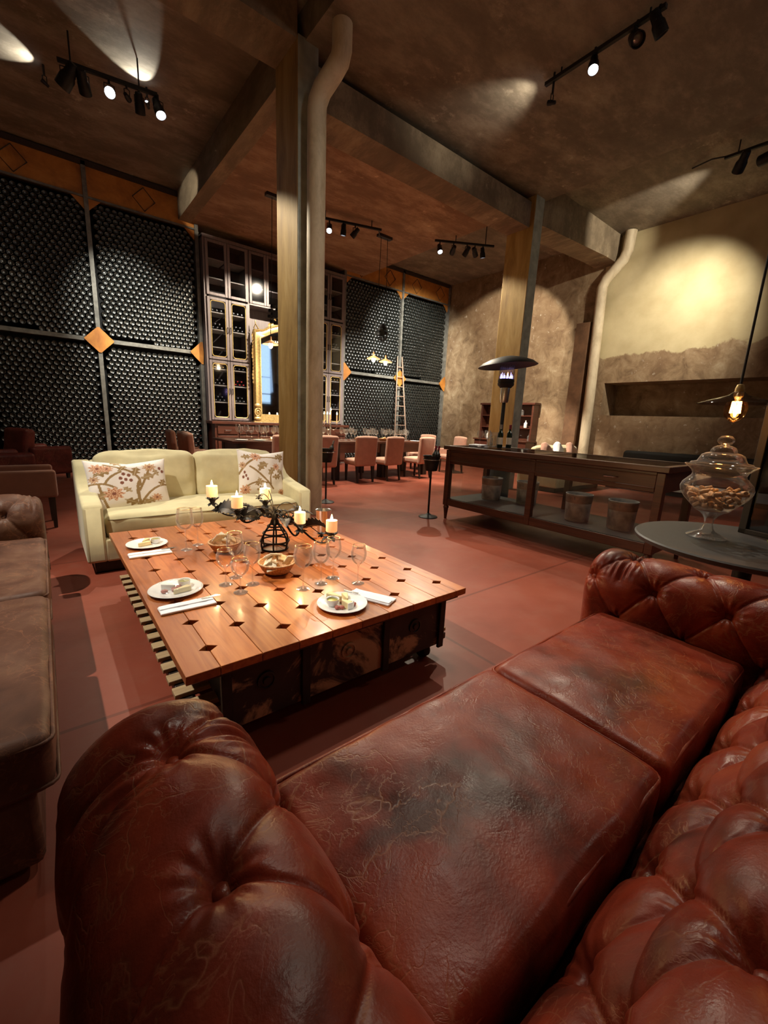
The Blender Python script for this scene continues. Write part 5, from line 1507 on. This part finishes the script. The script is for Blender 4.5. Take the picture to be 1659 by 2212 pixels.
# ice bucket stands
def ice_stand(label, x, y, zt, bottles, blab):
    t = thing('ice_bucket_stand', label, 'ice bucket stand', (x, y, 0))
    MB().lathe([(0, 0), (.135, 0), (.140, .008), (.130, .016), (.060, .030), (.030, .05), (.018, .06), (0, .06)], 28).build('base', 'black_steel', t, smooth=40)
    MB().lathe([(.015, .05), (.015, zt), (.05, zt + .004), (0, zt + .004)], 12).build('pole', 'black_steel', t, smooth=40)
    b = MB().lathe([(0, zt), (.080, zt), (.090, zt + .02), (.118, zt + .20), (.128, zt + .205), (.128, zt + .215), (.116, zt + .212), (.088, zt + .03), (0, zt + .03)], 28).build('bucket', 'black_steel', t, smooth=40)
    MB().ring((0, 0, zt + .16), .1165, .005, 28, 6).build('band', 'chrome', b, smooth=180)
    for s in (-1, 1): MB().tube([(s * .12, -.03, zt + .17), (s * .150, -.03, zt + .165), (s * .150, .03, zt + .165), (s * .12, .03, zt + .17)], .006, 6).build('handle', 'chrome', b)
    random.seed(int(x * 100))
    for k in range(7):
        a = 2 * PI * k / 7; rr = .065 if k else 0
        q = move(rbox(.036, .034, .032, .008, 4), (0, 0, 0)).build('ice_cube', 'ice', smooth=180)
        q.location = (x + rr * math.cos(a), y + rr * math.sin(a), zt + .185 + random.uniform(-.01, .012)); q.rotation_euler = (random.random(), random.random(), random.random())
        tag(q, 'clear ice cube in ' + blab, 'ice cube', 'ice cubes in ' + blab)
    for k, (dx, dy, ta, tb, cap, w) in enumerate(bottles):
        standing_bottle('wine bottle chilling in %s, %s' % (blab, w), x + dx, y + dy, zt + .035, cap, 'bottle', False, tilt=(ta, tb))
ice_stand('black ice bucket stand with two red-capped bottles beside the display counter', 4.28, 4.24, .68, [(.02, .0, .0, .16, 'capsule', 'the left of two'), (.055, -.02, -.05, .24, 'capsule', 'the right of two')], 'the bucket beside the display counter')
ice_stand('black ice bucket stand beside the centre pillar', 3.50, 5.84, .66, [(-.05, .02, .0, -.34, 'black_matte', 'the one leaning left'), (.03, -.01, .1, .26, 'foil_grey', 'the one leaning right')], 'the bucket by the centre pillar')

# patio heater
ht = thing('patio_heater', 'black mushroom patio heater with blue flames behind the display counter', 'heater', (5.87, 4.27, 0))
MB().lathe([(0, 0), (.25, 0), (.26, .02), (.26, .05), (.23, .06), (.22, .08), (.22, .74), (.18, .80), (.05, .83), (0, .83)], 28).build('base', 'black_steel', ht, smooth=40)
MB().lathe([(.030, .80), (.030, 1.76), (.045, 1.77), (0, 1.77)], 16).build('pole', 'black_matte', ht, smooth=40)
MB().lathe([(0, 1.72), (.058, 1.72), (.070, 1.76), (.078, 1.96), (.070, 1.97), (0, 1.97)], 20).build('collar', 'chrome', ht, smooth=40)
bu = MB().lathe([(0, 1.95), (.085, 1.95), (.125, 1.99), (.130, 2.02), (.122, 2.03), (.130, 2.05), (.125, 2.085), (.11, 2.09), (0, 2.09)], 28).build('burner', 'black_matte', ht, smooth=40)
sm = MB()
for k in range(36):
    a = 2 * PI * k / 36; sm.tube([(.118 * math.cos(a), .118 * math.sin(a), 2.085), (.112 * math.cos(a + .12), .112 * math.sin(a + .12), 2.30)], .0016, 4, caps=False)
for z in (2.10, 2.14, 2.18, 2.22, 2.26): sm.ring((0, 0, z), .116, .0016, 30, 4)
sm.build('emitter_screen', 'black_steel', ht)
for k in range(11):
    a = 2 * PI * k / 11
    MB().lathe([(0, 2.088), (.014, 2.10), (.010, 2.125), (0, 2.15 + .02 * (k % 3))], 8, at=(.088 * math.cos(a), .088 * math.sin(a), 0)).build('flame', 'blue_flame', bu, smooth=180)
MB().lathe([(0, 2.088), (.016, 2.105), (.013, 2.14), (0, 2.20)], 8, at=(-.03, -.04, 0)).build('flame', 'orange_flame', bu, smooth=180)
dm = MB(); dm.X = Matrix.Translation((0, 0, 2.29)) @ Matrix.Rotation(.09, 4, Vector((.62, -.78, 0)).cross(Vector((0, 0, 1)))) @ Matrix.Scale(1, 4)
dm.lathe([(0, .14), (.12, .135), (.27, .10), (.40, .045), (.455, .0), (.462, -.006), (.455, -.008), (.39, .030), (.26, .085), (.11, .12), (0, .125)], 40)
dm.build('reflector', 'black_steel', ht, smooth=40)
point_light('heater_glow', ht, (0, 0, 2.24), 1.6, (.6, .45, 1.0), .05)

# hutch behind the far pillar
hu = thing('hutch', 'brown wooden hutch against the right wall behind the far pillar', 'cabinet', (11.30, 8.10, 0))
MB().box(-.24, .28, -.96, .96, 0, .90).build('base_cabinet', 'red_wood', hu, bevel=.006)
MB().box(-.28, .28, -1.0, 1.0, .90, .94).build('worktop', 'counter_wood', hu, bevel=.006)
MB().box(-.02, .28, -.96, -.90, .94, 2.0).box(-.02, .28, .90, .96, .94, 2.0).box(.24, .28, -.9, .9, .94, 2.0).box(-.05, .28, -1.0, 1.0, 2.0, 2.06).build('upper_case', 'red_wood', hu, bevel=.005)
for z in (1.30, 1.66): MB().box(0, .24, -.90, .90, z, z + .025).build('shelf', 'red_wood', hu)
for s in (-1, 1):
    MB().prism([(-.10 * s + .45 * s * k / 8, 2.06 + .14 * math.sin(PI * k / 8)) for k in range(9)], .0, .05, 'x').build('pediment', 'red_wood', hu)
random.seed(5)
for k in range(10):
    z = (.94, 1.325, 1.685)[k % 3]; y = -.84 + .17 * k
    b = MB().lathe([(0, 0), (.05, 0), (.055, .02), (.055, .14), (.02, .17), (.02, .22), (0, .22)], 12).build('decanter', 'white_china' if k % 2 else 'glass', smooth=40)
    b.location = (11.40, 8.10 + y, z); tag(b, '%s carafe on the hutch, on its %s shelf, number %s from the pillar side' % ('white' if k % 2 else 'clear', ('lowest', 'middle', 'top')[k % 3], ('one', 'two', 'three', 'four', 'five', 'six', 'seven', 'eight', 'nine', 'ten')[k]), 'carafe')

# dark bench along the right wall
bn2 = thing('leather_bench', 'dark leather bench along the right wall below the niche', 'bench', (11.12, 2.6, 0))
MB().box(-.42, .42, -1.95, 1.95, 0, .10).build('plinth', 'black_matte', bn2)
MB().box(-.44, .40, -1.98, 1.98, .10, .30).build('seat_base', 'cheese_white', bn2, bevel=.01)
for k in range(3):
    move(rbox(.80, 1.29, .17, .05, 16, crown=(.01, .01, .02), seed=k), (-.06, -1.30 + 1.30 * k, .385)).build('seat_cushion', 'leather_red', bn2, smooth=180)
move(rbox(.17, 3.9, .50, .07, 20, crown=(.01, 0, .02), wr=.01), (.35, 0, .64)).build('backrest', 'black_matte', bn2, smooth=180)

# ------------------------------------------------------------------ round side table, jar, hanging bulb, black case
rt = thing('side_table', 'round slate-grey side table behind the sofa right arm', 'side table', (3.10, .48, 0))
MB().lathe([(0, .712), (.54, .712), (.565, .722), (.568, .742), (.560, .75), (0, .75)], 72).build('tabletop', 'table_grey', rt, smooth=30)
MB().lathe([(0, 0), (.26, 0), (.27, .015), (.25, .03), (.06, .05), (.045, .08), (.045, .66), (.12, .70), (.20, .7118), (0, .7118)], 32).build('pedestal', 'black_steel', rt, smooth=40)
JX, JY, JZ = 3.055, .675, .75
jr = thing('apothecary_jar', 'big footed glass jar with corks on the round table', 'jar', (JX, JY, JZ))
MB().lathe([(0, .003), (.098, .003), (.102, .008), (.075, .022), (.040, .040), (.030, .055), (.022, .085), (.026, .115), (.038, .135), (.060, .155), (.088, .168)], 40).build('foot', 'jar_glass', jr, smooth=60)
MB().lathe([(0, .172), (.088, .173), (.110, .195), (.150, .238), (.172, .275), (.1765, .300), (.168, .325), (.146, .350), (.130, .368), (.127, .380), (.135, .398), (.158, .420), (.172, .430), (.174, .434), (.168, .434)], 48).build('bowl', 'jar_glass', jr, smooth=60)
ld2 = MB().lathe([(.150, .436), (.146, .446), (.118, .452), (.110, .470), (.100, .492), (.080, .502), (.064, .506), (.061, .522), (.052, .536), (.034, .545), (.022, .549), (.018, .553)], 44).build('lid', 'jar_glass', jr, smooth=60)
MB().lathe([(.018, .552), (.030, .556), (.040, .570), (.038, .586), (.024, .600), (0, .604)], 24).build('knob', 'jar_glass', ld2, smooth=60)
ck = MB().lathe([(0, -.023), (.0105, -.023), (.0118, -.021), (.0118, .021), (.0105, .023), (0, .023)], 12).build('cork', 'cork', smooth=40)
random.seed(21); k = 0
placed = []
for tries in range(20000):
    if k >= 64: break
    z = random.uniform(.19, .290)
    rm = np.interp(z, [.172, .195, .238, .275, .30], [.080, .106, .146, .168, .172]) - .026
    a, q = random.uniform(0, 2 * PI), rm * math.sqrt(random.random())
    p = Vector((q * math.cos(a), q * math.sin(a), z))
    if any((p - o).length < .033 for o in placed): continue
    placed.append(p)
    o = ck if k == 0 else ck.copy()
    if k: COL.objects.link(o)
    o.location = Vector((JX, JY, JZ)) + p; o.rotation_euler = (random.uniform(.9, 2.2), random.uniform(-.5, .5), random.uniform(0, 6))
    tag(o, 'wine cork lying in the footed glass jar', 'cork', 'corks in the glass jar'); k += 1
lf = MB(); leaf(lf, (-.035, 0, .004), (.035, .012, .010), .016, 5)
lo = lf.build('leaf', 'leaf'); lo.location = (3.20, .40, .75); tag(lo, 'small green leaf lying on the round table', 'leaf')
bp = thing('pendant_bulb', 'hanging filament bulb under a clear glass shade, above the jar', 'pendant lamp', (3.13, .68, ZF))
MB().tube([(0, 0, 0), (0, 0, 1.62 - ZF)], .0065, 8).build('cord', 'black_matte', bp)
MB().lathe([(.05, 0), (.05, -.02), (.01, -.03), (0, -.03)], 20).build('canopy', 'black_steel', bp, smooth=40)
z0 = 1.60 - ZF
MB().lathe([(0, z0 + .045), (.016, z0 + .04), (.022, z0 + .02), (.024, z0 - .02), (.020, z0 - .028), (0, z0 - .028)], 18).build('socket', 'brass', bp, smooth=40)
MB().lathe([(.026, z0 + .0), (.05, z0 - .02), (.12, z0 - .040), (.185, z0 - .062), (.190, z0 - .066)], 40).build('shade', 'smoke_glass', bp, smooth=60)
bb = MB().lathe([(.018, z0 - .028), (.026, z0 - .04), (.050, z0 - .065), (.056, z0 - .095), (.048, z0 - .135), (.026, z0 - .158), (.008, z0 - .168), (0, z0 - .172)], 28).build('bulb', 'amber_glass', bp, smooth=60)
fm = MB()
for q in range(6):
    a = 2 * PI * q / 6; b2 = a + PI / 6
    fm.tube([(.020 * math.cos(a), .020 * math.sin(a), z0 - .052), (.024 * math.cos(a), .024 * math.sin(a), z0 - .118), (.024 * math.cos(b2), .024 * math.sin(b2), z0 - .118), (.020 * math.cos(b2), .020 * math.sin(b2), z0 - .052)], .0028, 5)
fm.build('filament', 'filament', bb)
point_light('bulb_light', bp, (0, 0, z0 - .09), 7, (1, .56, .22), .02)
bc = thing('glass_case', 'black framed glass case at the back of the round table', 'glass case', (3.43, .60, .75), -1.9)
m = MB()
for x in (0, .40):
    for y in (0, .26): m.box(x, x + .042, y, y + .042, 0, 1.02)
m.box(0, .442, 0, .302, 0, .03).box(0, .442, 0, .302, 1.0, 1.04)
m.build('frame', 'black_matte', bc, bevel=.003)
MB().box(.042, .40, .015, .019, .03, 1.0).build('front_pane', 'smoke_glass', bc)
MB().box(.042, .40, .283, .287, .03, 1.0).build('back_panel', 'black_matte', bc)
MB().tube([(.20, .15, 1.0), (.16, .15, .60), (.09, .13, .26), (.14, .13, .16), (.30, .13, .08)], .004, 6).build('cord', 'steel_post', bc)
